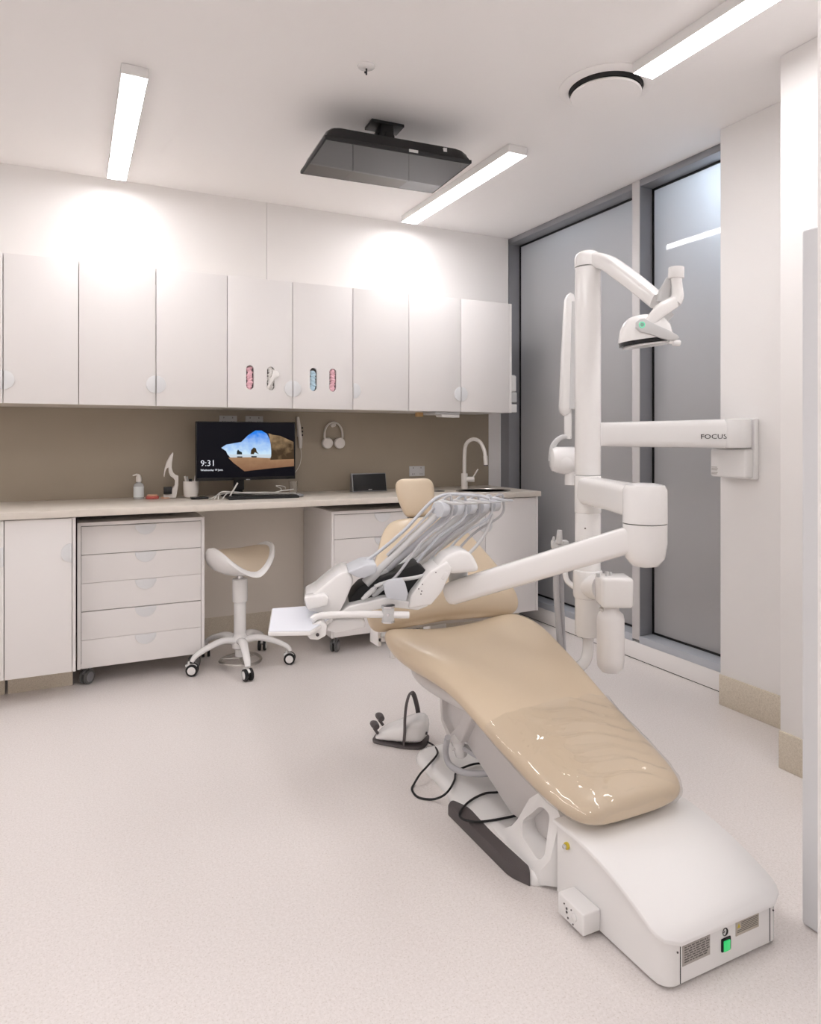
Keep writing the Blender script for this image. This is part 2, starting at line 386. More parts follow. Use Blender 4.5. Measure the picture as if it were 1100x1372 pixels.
wad('glove_pack', 1.271, 1.592, BLUE, 'pale blue gloves in the third oval slot from the left', 'gloves', .016, 3)
wad('glove_pack', 1.39, 1.592, PINK, 'pink gloves in the rightmost oval slot of the cupboard doors', 'gloves', .004, 4)
# worktop with a hole for the sink
wt = MB().box(-.70, 2.748, 3.70, BY - .012, .872, .905, .003).done('worktop', COUNTER)
SKC = (2.43, 3.90)
cut(wt, [MB().lathe((SKC[0], SKC[1], 0), [(1, .8), (1, 1.0)], 48, Matrix.Diagonal((.165, .14, 1))).done('cutter', DARK)])
tag(wt, 'long beige worktop running under the wall cupboards from the left edge to the window', 'worktop')
# fixed base cupboards
def base_unit(x0, x1, doors, label, pulls, side=None, z0=.128):
    t = thing('base_cabinet', label, 'cabinet', ((x0 + x1) / 2, 4.0, 0), 'white base cupboards')
    b = MB(); shell(b, x0 + .0005, x1 - .0005, 3.742, BY - .014, z0 + .001, .869)
    b.done('body', LAM, t)
    B('plinth', x0 + .001, x1 - .012, 3.92, 3.94, .0005, z0, SKIRT, t)
    if side: B('end_panel', side[0], side[1], 3.722, BY - .014, z0, .869, LAM, t, .001)
    for i in range(len(doors) - 1):
        d = MB().box(doors[i] + .0018, doors[i + 1] - .0018, 3.722, 3.740, z0, .866, .0015).done('door', LAM, t)
        for (hx, hz_, sd) in pulls:
            if doors[i] - .001 < hx + sd * .01 < doors[i + 1]:
                half_disc((hx + sd * .003, hz_), .046, *((PI / 2, 3 * PI / 2) if sd < 0 else (-PI / 2, PI / 2)), 3.722).done('handle', HAND, d)
    return t
base_unit(-.70, -.278, [-.70, -.278], 'white base cupboard cut off by the left edge', [(-.278, .70, -1)])
base_unit(-.278, .02, [-.278, .006], 'narrow white base cupboard left of the drawer trolley beside the stool', [(.006, .70, -1)], side=(.007, .0205))
base_unit(1.975, 2.738, [1.975, 2.336, 2.722], 'white two-door base cupboard under the sink', [(2.336, .705, -1), (2.336, .705, 1)], side=(2.723, 2.738))
# drawer trolleys on castors
def castor(name, c, r, w, ang, parent, body_m, tyre_m, hub_m, zt):
    """twin-wheel castor; c = contact point, zt = stem top"""
    M = Matrix.Translation((c[0], c[1], 0)) @ Matrix.Rotation(ang, 4, 'Z')
    P = lambda x, y, z: M @ Vector((x, y, z))
    h = MB(); h.cyl(P(.018, 0, r * 1.25), P(.018, 0, zt), .006, n=10)
    hood = []
    for k in range(9):
        a = PI * (-.05 + .85 * k / 8); hood.append(P(r * .98 * math.cos(a), -w * .13, r + r * .98 * math.sin(a)))
    hood.append(P(0, -w * .13, r))
    h.prism(hood, M.to_3x3() @ Vector((0, w * .26, 0)))
    h.box(.0, .034, -w * .25, w * .25, r * 1.5, r * 1.95, .003, M=M)
    o = h.done(name, body_m, parent)
    for s in (-1, 1):
        y0, y1 = s * w * .16, s * w * .5
        MB().cyl(P(0, y0, r), P(0, y1, r), r, n=24, bev=.003).done('tyre', tyre_m, o)
        MB().cyl(P(0, y1 - s * .002, r), P(0, y1 + s * .0025, r), r * .68, n=24, bev=.0012).done('hub_cap', hub_m, o)
    return o
GREYM = mat('castor grey', (.12, .12, .12), .35)
GREYH = mat('castor hub grey', (.25, .25, .26), .3)
def trolley(x0, x1, y0, y1, z0, z1, label):
    t = thing('drawer_trolley', label, 'drawer unit', ((x0 + x1) / 2, (y0 + y1) / 2, 0), 'white drawer trolleys under the worktop')
    e = .017
    b = MB(); b.box(x0, x0 + e, y0, y1, z0, z1, .001); b.box(x1 - e, x1, y0, y1, z0, z1, .001); b.box(x0 + e, x1 - e, y0, y1, z1 - e, z1); b.box(x0 + e, x1 - e, y0 + .02, y1, z0, z0 + e)
    b.box(x0 + e, x1 - e, y1 - .01, y1, z0 + e, z1 - e); b.done('carcass', LAM, t)
    MB().box(x0 + e, x1 - e, y0 + .03, y0 + .034, z0 + e, z1 - e).done('inner_face', DARK, t)
    zz = [z1 - e - .003, .709, .584, .459, .329, z0 + .002]
    zz = [z1 - .020 - (z1 - z0 - .022) * k / 5 for k in range(6)]
    gaps = [.0012, .0032, .0014, .0040, .0014, .001]
    for k in range(5):
        d = MB().box(x0 + e + .0018, x1 - e - .0018, y0, y0 + .018, zz[k + 1] + gaps[k + 1] / 2, zz[k] - gaps[k] / 2, .001).done('drawer', LAM, t)
        half_disc(((x0 + x1) / 2 + .012, zz[k] - gaps[k] / 2 - .001), .052, PI, 2 * PI, y0).done('handle', HAND, d)
    for cx, cy in ((x0 + .045, y0 + .065), (x1 - .045, y0 + .065), (x0 + .045, y1 - .07), (x1 - .045, y1 - .07)):
        castor('castor', (cx, cy), .036,   .040, R(50), t, GREYH, GREYM, GREYH, z0)
trolley(.028, .645, 3.85, 4.33, .094, .826, 'white five-drawer trolley on castors left of the saddle stool')
trolley(1.345, 1.962, 3.80, 4.33, .098, .826, 'white drawer trolley on castors half hidden behind the dental chair')
# ================================================================== WALL AND DESK THINGS
def outlet(x0, x1, z0, z1, label, n=2, y=BY - .012):
    t = thing('power_outlet', label, 'power outlet', ((x0 + x1) / 2, y, (z0 + z1) / 2), 'wall power outlets')
    B('plate', x0, x1, y - .009, y, z0, z1, PLASG, t, .002)
    for k in range(n):
        cx = x0 + (x1 - x0) * (k + .5) / n
        b = MB(); b.box(cx - .008, cx - .005, y - .0105, y - .008, z0 + .012, z0 + .02); b.box(cx + .005, cx + .008, y - .0105, y - .008, z0 + .012, z0 + .02); b.box(cx - .002, cx + .002, y - .0105, y - .008, z1 - .016, z1 - .008)
        b.done('socket', RUB, t)
    return t
outlet(.815, .922, 1.335, 1.388, 'white double power outlet above the left half of the monitor', 2)
outlet(.975, 1.085, 1.335, 1.388, 'white double power outlet above the right half of the monitor', 2)
t = outlet(2.106, 2.224, .985, 1.055, 'white wall outlet plate behind the chair headrest', 2)
# desk z
DZ = .905
# pump bottle
t = thing('pump_bottle', 'clear soap bottle with a white pump on the worktop left of the monitor', 'bottle', (.345, 4.22, DZ))
bx, by = .345, 4.22
b = MB(); b.lathe((bx, by, DZ + .0005), [(.026, 0), (.028, .004), (.028, .075), (.024, .085), (.012, .092), (.012, .098)], 28); b.done('bottle', mat('bottle plastic', (.75, .76, .76), .25, trans=.4), t)
b = MB(); b.lathe((bx, by, DZ), [(.0286, .012), (.0286, .072)], 28); b.done('label', mat('bottle label', (.72, .76, .76), .5), t)
b = MB(); b.lathe((bx, by, DZ + .098), [(.014, 0), (.015, .004), (.0145, .026), (.010, .036), (.007, .04)], 20); b.tube([(bx, by, DZ + .136), (bx - .012, by - .004, DZ + .14), (bx - .032, by - .01, DZ + .134)], [.006, .005, .004], 10); b.done('pump', CER, t)
t = thing('lidded_pot', 'low dull red pot with a peach lid beside the pump bottle', 'pot', (.415, 4.2, DZ))
MB().lathe((.415, 4.2, DZ + .0005), [(.034, 0), (.036, .003), (.036, .014), (.034, .016)], 28).done('pot', RED, t); MB().lathe((.415, 4.2, DZ + .016), [(.028, 0), (.029, .006), (.026, .009)], 28).done('lid', PEACH, t)
o = MB().lathe((.487, 4.2, DZ + .0005), [(.026, 0), (.027, .003), (.025, .007), (.012, .008)], 28).done('peach_disc', PEACH); o.name = 'small_dish'
tag(o, 'small flat peach dish between the red pot and the white bird sculpture', 'dish')
# bird sculpture: outline traced with real thickness
t = thing('bird_sculpture', 'white abstract long-beaked bird sculpture holding a small black square', 'sculpture', (.545, 4.18, DZ))
def spx(px, py, Y): return at(px, py, Y=Y)
ol = [(219.5, 667), (219.5, 662.5), (229, 662.5), (231, 655), (234.5, 650), (235, 644), (233, 641), (228.5, 638), (226.5, 633), (226, 626.5), (223.5, 627.5), (221.5, 632), (220.3, 639.5), (219.6, 637), (220.8, 628), (223.5, 619), (228, 610.5), (232, 606), (232.2, 609), (230.5, 620), (230.2, 627), (232, 633), (235, 636), (239, 637.5), (239, 650), (237.5, 658), (236, 667)]
MB().prism([spx(x, y, 4.18) for x, y in ol], (0, .022, 0), .0015).done('figure', CER, t)
p = spx(219, 662, 4.175); q = spx(229.8, 652, 4.175); B('black_square', p.x, q.x, 4.155, 4.18, p.z, q.z, BLK, t, .002)
# cup with pens
cx, cy = .625, 4.19
t = thing('pen_cup', 'white ribbed cup of pens left of the monitor', 'cup', (cx, cy, DZ))
b = MB(); rings = []
for r_, z_ in ((.026, .0005), (.036, .006), (.041, .022), (.043, .05), (.0435, .096), (.040, .096), (.038, .02), (.02, .012)):
    rings.append([(cx + (r_ + (.0009 * math.cos(k * 2 * PI / 2 / 1) if 0 else 0)) * math.cos(2 * PI * k / 40), cy + r_ * math.sin(2 * PI * k / 40), DZ + z_) for k in range(40)])
b.ring(rings).done('cup', CER, t)
for i, (dx, dy, tx, hgt, m, r_) in enumerate(((-.022, 0, -.012, .125, CER, .006), (-.012, .01, -.008, .122, PLASG, .005), (-.004, -.012, .0, .108, BLKM, .009), (.02, .0, .006, .128, PAPER, .004), (.026, .012, .012, .120, RED, .003))):
    o = MB().cyl((cx + dx * .5, cy + dy * .5, DZ + .02), (cx + dx + tx, cy + dy, DZ + hgt), r_, n=10, bev=.001).done('pen', m)
    tag(o, ['white marker pen leaning left in the pen cup', 'grey pen beside the white marker in the pen cup', 'short thick black pen in the middle of the pen cup', 'thin white stick standing at the right of the pen cup', 'thin red pencil at the right edge of the pen cup'][i], 'pen', 'pens in the cup')
# monitor
MY = 4.10
t = thing('monitor', 'black computer monitor on the worktop showing a sea cave picture and the time', 'monitor', (.93, 4.18, DZ))
a0 = at(262.3, 645, Y=MY); a1 = at(395.8, 565.8, Y=MY); mx0, mx1, mz0, mz1 = a0.x, a1.x, a0.z, a1.z
B('casing', mx0, mx1, MY, MY + .03, mz0, mz1, BLK, t, .003)
scn = MB().box(mx0 + .006, mx1 - .006, MY - .0006, MY + .001, mz0 + .018, mz1 - .006).done('screen', mat('screen black', (.002, .002, .003), .3, spec=.15, emit=(.0015, .0015, .003), strength=1), t)
def em(name, c, s=.72):
    return mat(name, (0, 0, 0), .3, spec=.15, emit=c, strength=s)
def scr(poly, m, name, k):
    MB().prism([(at(255 + x / 6.875, 555 + y / 6.875, Y=MY - .0008 - k * .0002)) for x, y in poly], (0, .0001, 0)).done(name, m, scn)
def grad(name, ca, cb, z0, z1, noise=0, scale=20):
    m = em(name, ca); nt = m.node_tree; b_ = nt.nodes['Principled BSDF']
    tc = nt.nodes.new('ShaderNodeTexCoord'); sp = nt.nodes.new('ShaderNodeSeparateXYZ'); mr = nt.nodes.new('ShaderNodeMapRange'); mr.inputs['From Min'].default_value = z0; mr.inputs['From Max'].default_value = z1
    mx = nt.nodes.new('ShaderNodeMixRGB'); mx.inputs['Color1'].default_value = (*ca, 1); mx.inputs['Color2'].default_value = (*cb, 1)
    n = nt.nodes.new('ShaderNodeTexNoise'); n.inputs['Scale'].default_value = scale; n.inputs['Detail'].default_value = 5
    mm = nt.nodes.new('ShaderNodeMath'); mm.operation = 'MULTIPLY_ADD'; mm.inputs[1].default_value = noise; ad = nt.nodes.new('ShaderNodeMath'); ad.operation = 'SUBTRACT'; ad.inputs[1].default_value = noise / 2
    L = nt.links.new
    L(tc.outputs['Object'], sp.inputs[0]); L(sp.outputs['Z'], mr.inputs['Value']); L(tc.outputs['Object'], n.inputs['Vector']); L(n.outputs['Fac'], mm.inputs[0]); L(mr.outputs[0], mm.inputs[2]); L(mm.outputs[0], ad.inputs[0]); L(ad.outputs[0], mx.inputs['Fac']); L(mx.outputs[0], b_.inputs['Emission Color'])
    return m
zt = at(300, 578, Y=MY).z; zb = at(300, 609, Y=MY).z; zs = at(300, 631, Y=MY).z
scr([(285, 310), (330, 280), (470, 255), (530, 195), (600, 150), (655, 150), (705, 180), (730, 230), (745, 300), (745, 375), (345, 375), (330, 340)], grad('picture sky', (.55, .72, .85), (.02, .20, .75), zb, zt, .9, 30), 'picture_sky', 0)
scr([(345, 370), (745, 370), (745, 400), (700, 412), (370, 402)], grad('picture sea', (.35, .42, .5), (.55, .62, .68), zs, zb, .3), 'picture_sea', 1)
scr([(350, 400), (560, 396), (740, 405), (955, 412), (955, 478), (720, 500), (500, 526), (400, 450)], grad('picture sand', (.20, .10, .055), (.34, .20, .11), zs, zb, .8, 25), 'picture_sand', 2)
scr([(720, 175), (760, 190), (830, 200), (950, 255), (955, 412), (735, 420), (748, 370), (738, 260)], grad('picture rock', (.05, .03, .015), (.30, .20, .11), zb, zt, 2.2, 22), 'picture_rock', 3)
scr([(428, 370), (430, 340), (440, 325), (455, 340), (475, 350), (478, 370)], em('stack rock dark', (.015, .02, .02)), 'picture_sea_stack', 2)
scr([(555, 368), (560, 330), (585, 305), (605, 315), (612, 345), (632, 368), (612, 360), (595, 350), (585, 368)], em('stack rock brown', (.04, .025, .01)), 'picture_sea_stack', 2)
scr([(430, 388), (480, 388), (478, 400), (432, 400)], em('stack mirror', (.03, .04, .05)), 'picture_sea_stack', 2)
scr([(560, 385), (612, 385), (610, 398), (565, 398)], em('stack mirror', (.03, .04, .05)), 'picture_sea_stack', 2)
WHT = em('screen white', (.9, .93, 1), .7)
p = at(268.5, 624.6, Y=MY - .002); text('clock_digits', '9:31', .049, frame(p, (1, 0, 0), (0, 0, 1)), WHT, scn)
p = at(268.8, 631.2, Y=MY - .002); text('date_line', 'Wednesday 19 June', .0155, frame(p, (1, 0, 0), (0, 0, 1)), WHT, scn, .0005)
p = at(330, 643.2, Y=MY - .002); B('badge', p.x, p.x + .022, MY - .0015, MY, p.z, p.z + .005, PLASG, t)
b = MB(); b.box(.86, .92, MY + .03, MY + .05, .945, 1.10, .004); b.box(.80, .98, 4.04, 4.22, DZ + .0005, DZ + .012, .004); b.box(.865, .915, MY + .045, MY + .075, DZ + .01, .99, .004)
b.done('stand', BLKM, t)
# under the monitor
def V(px, py, z=DZ): return at(px, py, Z=z)
o = MB().box(-.2, .2, -.06, .06, 0, .014, .004, M=Matrix.Translation((.99, 3.97, DZ + .0005)) @ Matrix.Rotation(R(-2), 4, 'Z')).done('keyboard', BLKM); tag(o, 'low black keyboard under the monitor', 'keyboard')
kb = MB()
for r_ in range(5):
    for c_ in range(18): kb.box(.80 + c_ * .0215, .818 + c_ * .0215, 3.925 + r_ * .0195, 3.941 + r_ * .0195, DZ + .0145, DZ + .0175, .001)
k = kb.done('keys', BLK, o)
o = B('hub', .605, .70, 4.04, 4.09, DZ + .0005, DZ + .014, BLK, None, .003); o.name = 'black_box'; tag(o, 'small flat black box left of the white cables', 'box')
p0 = Vector((1.20, 3.98, DZ + .0005))
o = MB().sphere((p0.x, p0.y, DZ + .010), 1, .034, .052, .0098).done('computer_mouse', mat('mouse grey', (.35, .35, .36), .3)); tag(o, 'grey computer mouse at the right end of the keyboard', 'mouse')
WC = mat('white cable', (.72, .70, .66), .4)
random.seed(8)
for j in range(4):
    pts = [(.70 + .02 * j, 4.0 - .012 * j, DZ + .004)]
    for k in range(1, 7): pts.append((.70 + k * .085 + random.uniform(-.02, .02), 4.035 + random.uniform(-.03, .02), DZ + .018 + .014 * math.sin(k * .6 + j) + .006 * j))
    o = MB().tube(pts, .0032, 8, smooth=6).done('cable', WC); tag(o, 'white cable tangled over the back of the keyboard', 'cable', 'white cables under the monitor')
o = MB().tube([(1.02, 4.05, DZ + .01), (1.09, 4.06, DZ + .02), (1.13, 4.08, DZ + .04), (1.10, 4.09, DZ + .06), (1.15, 4.09, DZ + .055), (1.16, 4.1, DZ + .04)], .002, 8, smooth=6).done('cable', WC); tag(o, 'thin white cable curling up below the right side of the monitor', 'cable')
p = Vector((.815, 4.02, DZ + .016)); o = MB().cyl(p, p + Vector((.045, .01, .072)), .005, n=10, bev=.001).done('stylus', WC); tag(o, 'white stylus leaning up from the cables under the monitor', 'stylus')
t = thing('drinking_glass', 'small clear glass standing behind the right end of the keyboard', 'glass', (1.205, 4.09, DZ))
MB().lathe((1.205, 4.09, DZ + .0005), [(.022, 0), (.027, .085), (.0255, .085), (.0205, .005), (.005, .0045)], 24).done('glass', GLASS, t)
# wall-held handset
t = thing('handset', 'slim white handset hanging on the wall right of the monitor', 'handset', (1.32, BY, 1.28))
b = MB(); b.tube([(1.307, BY - .028, 1.385), (1.312, BY - .03, 1.33), (1.322, BY - .03, 1.25), (1.325, BY - .028, 1.185)], [.009, .013, .014, .009], 12, smooth=3); b.done('body', CER, t)
b = MB(); [b.box(1.330, 1.3365, BY - .046, BY - .030, z, z + .011, .001) for z in (1.31, 1.287, 1.264)]; b.done('buttons', BLKM, t)
B('holder', 1.305, 1.33, BY - .022, BY - .0125, 1.26, 1.30, CER, t, .002)
MB().tube([(1.325, BY - .028, 1.19), (1.33, BY - .03, 1.14), (1.32, BY - .03, 1.08), (1.29, BY - .03, 1.03)], .002, 8, smooth=5).done('cord', WC, t)
# headphones on a hook
t = thing('headphones', 'white over-ear headphones hanging on the taupe splashback', 'headphones', (1.545, BY, 1.27))
hx = 1.546; hy = BY - .035
pts = [(hx + .062 * math.cos(a), hy, 1.275 + .078 * math.sin(a) if math.sin(a) > 0 else 1.275) for a in [PI * k / 14 for k in range(15)]]
pts = [(hx - .056, hy, 1.235)] + [(hx - .062, hy, 1.255)] + pts[::-1] + [(hx + .062, hy, 1.255), (hx + .056, hy, 1.235)]
MB().tube(pts, .0075, 10, smooth=2, squash=(1.7, .8)).done('headband', CER, t)
for s in (-1, 1):
    M_ = Matrix.Rotation(R(90), 3, 'X') @ Matrix.Rotation(0, 3, 'Z')
    c_ = MB().lathe((hx + s * .042, hy + .012, 1.217), [(.028, 0), (.036, .004), (.037, .016), (.033, .024), (.02, .027), (.001, .0275)], 28, M_).done('ear_cup', CER, t)
    MB().lathe((hx + s * .042, hy + .020, 1.217), [(.020, 0), (.034, .002), (.035, .008), (.02, .010)], 28, M_).done('ear_pad', PLASG, c_)
t = thing('wall_hook', 'small white wall hook holding the headphones', 'hook', (hx, BY, 1.34))
MB().lathe((hx, BY - .0125, 1.335), [(.014, 0), (.014, .008), (.007, .012), (.007, .036), (.011, .04), (.001, .0405)], 20, Matrix.Rotation(R(90), 3, 'X')).done('hook', CER, t)
# speaker
t = thing('speaker', 'small black rectangular speaker leaning back on the worktop', 'speaker', (1.77, 4.2, DZ))
a0 = at(471, 659, Y=4.16); a1 = at(517, 631.5, Y=4.16); sx0, sx1 = a0.x, a1.x
sp = MB().prism([(sx0, 4.14, DZ + .001), (sx0, 4.162, DZ + .118), (sx0, 4.185, DZ + .118), (sx0, 4.20, DZ + .001)], (sx1 - sx0, 0, 0), .004).done('cabinet', mat('speaker silver edge', (.28, .28, .29), .3, .6), t)
MB().prism([(sx0 + .006, 4.136, DZ + .008), (sx0 + .006, 4.158, DZ + .113), (sx0 + .006, 4.165, DZ + .113), (sx0 + .006, 4.145, DZ + .008)], (sx1 - sx0 - .012, 0, 0), .001).done('grille', BLKM, t)
B('badge', (sx0 + sx1) / 2 - .012, (sx0 + sx1) / 2 + .012, 4.1345, 4.139, DZ + .014, DZ + .018, PLASG, t)
# under the cupboards
o = B('wooden_block', 2.05, 2.092, 4.10, 4.14, 1.392, 1.4195, WOOD, None, .002); tag(o, 'small light wooden block fixed under the wall cupboard', 'block')
t = thing('paper_dispenser', 'white paper hand towel dispenser under the wall cupboard left of the tap', 'dispenser', (2.2, 4.0, 1.4))
B('casing', 2.09, 2.27, 3.93, 4.13, 1.402, 1.4195, PLASG, t, .003)
MB().prism([(2.13, 3.925, 1.401), (2.135, 3.92, 1.386), (2.262, 3.92, 1.383), (2.265, 3.925, 1.401)], (0, .08, 0), .001).done('paper', PAPER, t)
# dispenser on cupboard side
t = thing('soap_dispenser', 'white wall soap dispenser on the end of the wall cupboards by the window', 'dispenser', (2.69, 3.97, 1.55))
b = MB(); b.box(2.6545, 2.715, 3.925, 4.02, 1.56, 1.678, .018, 4); b.done('tank', PLAS, t)
B('front', 2.6545, 2.712, 3.92, 4.02, 1.49, 1.56, PLASG, t, .008, 3); B('drip_tray', 2.6545, 2.708, 3.915, 4.02, 1.423, 1.478, PLAS, t, .006, 3); B('back_plate', 2.6535, 2.665, 3.93, 4.02, 1.425, 1.67, PLASG, t, .002)
# sink
t = thing('sink', 'oval stainless steel sink in the right end of the worktop', 'sink', (SKC[0], SKC[1], DZ))
S_ = Matrix.Diagonal((1, .86, 1))
MB().lathe((SKC[0], SKC[1], DZ), [(.186, .0005), (.184, .004), (.165, .004), (.152, -.012), (.14, -.09), (.11, -.13), (.03, -.135), (.03, -.138), (.115, -.134), (.146, -.092), (.156, -.014), (.160, -.004), (.161, .0005)], 56, S_).done('bowl', STEEL, t)
MB().lathe((SKC[0], SKC[1], DZ - .1348), [(.03, 0), (.028, .003), (.02, .0032), (.018, .001)], 24).done('drain', CHR, t)
o = MB().lathe((2.147, 3.98, DZ), [(.034, .0005), (.034, .003), (.026, .004), (.022, .002), (.001, .0018)], 32).done('waste_ring', mat('dark ring', (.03, .03, .03), .3)); tag(o, 'small dark round waste chute ring in the worktop left of the sink', 'ring')
# tap
fx, fy = 2.405, 4.10
t = thing('tap', 'white gooseneck kitchen tap behind the sink', 'tap', (fx, fy, DZ))
b = MB(); b.cyl((fx, fy, DZ + .0005), (fx, fy, DZ + .105), .022, n=28, bev=.002); b.done('body', CER, t)
b = MB(); pts = [(fx, fy, DZ + .10), (fx, fy, DZ + .22), (fx + .004, fy, DZ + .275)]
for k in range(1, 9):
    a = PI - PI * k / 9; pts.append((fx + .047 + .043 * math.cos(a), fy - .01 * k, DZ + .285 + .052 * math.sin(a)))
pts += [(fx + .096, fy - .10, DZ + .26), (fx + .102, fy - .105, DZ + .215)]
b.tube(pts, .0128, 16, smooth=3); b.done('spout', CER, t)
MB().tube([(fx + .101, fy - .105, DZ + .225), (fx + .104, fy - .107, DZ + .165)], [.0155, .0145], 20).done('spray_head', CER, t)
MB().cyl((fx + .104, fy - .107, DZ + .166), (fx + .1045, fy - .107, DZ + .158), .013, n=20).done('nozzle', RUB, t)
MB().cyl((fx + .01, fy - .01, DZ + .065), (fx + .055, fy - .04, DZ + .065), .0185, n=24, bev=.002).tube([(fx + .048, fy - .035, DZ + .08), (fx + .078, fy - .05, DZ + .135)], .005, 10).done('lever', CER, t)
# ================================================================== SADDLE STOOL
SX, SY = .838, 3.868
t = thing('saddle_stool', 'white saddle stool with a tan seat and five castors by the desk', 'stool', (SX, SY, 0))
b = MB(); b.cyl((SX, SY, .16), (SX, SY, .36), .033, n=28, bev=.003); b.cyl((SX, SY, .35), (SX, SY, .475), .041, n=28, bev=.003); b.done('column', PLAS, t)
MB().cyl((SX, SY, .47), (SX, SY, .50), .016, n=20).done('gas_lift', CHR, t)
MB().cyl((SX, SY, .05), (SX, SY, .12), .028, n=20).done('lower_tube', PLAS, t)
b = MB(); b.lathe((SX, SY, 0), [(.03, .09), (.045, .10), (.048, .135), (.034, .175)], 28); b.done('hub', PLAS, t)
for k in range(5):
    a = R(-94 + 72 * k); dx, dy = math.cos(a), math.sin(a)
    pts = [(SX + dx * .02, SY + dy * .02, .135), (SX + dx * .10, SY + dy * .10, .150), (SX + dx * .19, SY + dy * .19, .128), (SX + dx * .255, SY + dy * .255, .098), (SX + dx * .275, SY + dy * .275, .072)]
    MB().tube(pts, [.028, .025, .021, .018, .014], 14, smooth=5, squash=(1.0, .72)).done('leg', PLAS, t)
    ca = [R(100), R(158), R(68), R(80), R(160)][k]
    castor('castor', (SX + dx * .272, SY + dy * .272), .031, .046, ca, t, PLAS, BLKM, PLAS, .075)
b = MB(); n = 40; b.tube([(SX + .11 * math.cos(2 * PI * k / n), SY + .11 * math.sin(2 * PI * k / n) - .01, .032 + .004 * math.sin(4 * PI * k / n)) for k in range(n)], .008, 8, close=True)
for a in (R(30), R(150), R(270)): b.cyl((SX, SY - .01, .04), (SX + .11 * math.cos(a), SY + .11 * math.sin(a) - .01, .032), .006, n=8)
b.done('foot_ring', STEEL, t)
# saddle seat: dished grid surfaces. local u = side to side (wings down), v = front to back (pommel up)
SR = Matrix.Translation((SX + .008, SY, 0)) @ Matrix.Rotation(R(-68), 4, 'Z')
def saddle(u, v, off=0, k=1):
    # v: sitting direction ends up, u: wings slope down
    z = .596 + (.065 if v > 0 else .070) * v * v - .085 * u * u * (1 - .6 * max(v, 0)) + off
    return SR @ Vector((u * .175 * k, v * .19 * k, z))
def sgrid(k, off0, off1, rim):
    rings = []; N = 48
    for i, (s, o_) in enumerate(rim):
        rings.append([saddle(s * math.cos(2 * PI * j / N) * (1 - .12 * math.sin(2 * PI * j / N)), s * math.sin(2 * PI * j / N), o_, k) for j in range(N)])
    return MB().ring(rings)
sgrid(1, 0, 0, [(.02, .050), (.3, .046), (.6, .029), (.8, .008), (.88, -.004), (.86, -.02), (.02, -.015)]).done('cushion', UPHS, t)
def shellz(s, f):
    r = []
    N = 48
    for j in range(N):
        a = 2 * PI * j / N; u, v = s * math.cos(a) * (1 - .12 * math.sin(a)), s * math.sin(a)
        p = saddle(u, v, 0); q = SR @ Vector((u * .175, v * .19, .505))
        r.append(p.lerp(q, f))
    return r
b = MB(); rings = [shellz(.02, .3), shellz(.5, .3), shellz(.80, .10), shellz(.85, .0), shellz(.93, -.06), shellz(1.0, .02), shellz(1.02, .12), shellz(.98, .35), shellz(.80, .75), shellz(.5, .98), shellz(.2, 1.05), shellz(.02, 1.05)]
b.ring(rings).done('seat_shell', PLAS, t)
# ================================================================== DENTAL CHAIR
CX = 1.345
t = chair = thing('dental_chair', 'tan upholstered reclining dental chair on a white base in the middle of the room', 'dental chair', (1.39, 1.9, 0))
def pad_rings(st, n=40, e=3.2):
    """st: list of (centre, across, normal, half width, half thickness, dish)"""
    rr = []
    for (c, A, N, w, h, dish) in st:
        c, A, N = Vector(c), Vector(A).normalized(), Vector(N).normalized(); ring = []
        for k in range(n):
            a = 2 * PI * k / n; ca, sa = math.cos(a), math.sin(a)
            u = math.copysign(abs(ca) ** (2 / e), ca); v = math.copysign(abs(sa) ** (2 / (e * .72)), sa)
            ring.append(c + A * (u * w) + N * (v * h + dish * (abs(u) ** 2.2)))
        rr.append(ring)
    return rr
# seat + leg rest: (Y, z centre, half width, half thickness, dish, cx)
seat = [(2.425, .462, .17, .014, .020, 1.335), (2.422, .460, .235, .036, .034, 1.335), (2.40, .456, .275, .054, .058, 1.335), (2.34, .452, .303, .064, .070, 1.333), (2.26, .448, .318, .070, .064, 1.333), (2.17, .445, .308, .068, .044, 1.342), (2.06, .436, .275, .061, .020, 1.362), (1.95, .413, .257, .057, .008, 1.370), (1.86, .383, .248, .055, .003, 1.370),
        (1.76, .350, .239, .052, 0, 1.371), (1.63, .307, .229, .051, 0, 1.374), (1.53, .278, .217, .050, 0, 1.375), (1.465, .261, .197, .046, 0, 1.375), (1.43, .254, .17, .036, 0, 1.375), (1.415, .251, .125, .016, 0, 1.375)]
def stations(lst):
    st = []; P = [Vector((c, y, z)) for (y, z, w, h, d, c) in lst]
    for i, (y, z, w, h, d, c) in enumerate(lst):
        T = P[min(i + 1, len(P) - 1)] - P[max(i - 1, 0)]; T.x = 0; T.normalize(); N = Vector((1, 0, 0)).cross(T); N = N if N.z > 0 else -N
        st.append((P[i], (1, 0, 0), N, w, h, d))
    return st
MB().ring(pad_rings(stations(seat))).done('seat_pad', UPH, t, sub=2)
# clear film over the foot end
film = []
fs = [s for s in seat if s[0] < 1.85]
fs = [(1.80, .3672, .246, .0565, .001, 1.371), (1.76, .3520, .243, .0555, 0, 1.371), (1.70, .3315, .239, .055, 0, 1.373), (1.63, .3085, .233, .0545, 0, 1.374), (1.53, .2795, .221, .0535, 0, 1.375), (1.465, .2625, .201, .0495, 0, 1.375), (1.428, .2555, .174, .040, 0, 1.375), (1.408, .2515, .135, .02, 0, 1.375)]
rr = pad_rings(stations(fs), 96, 3.2)
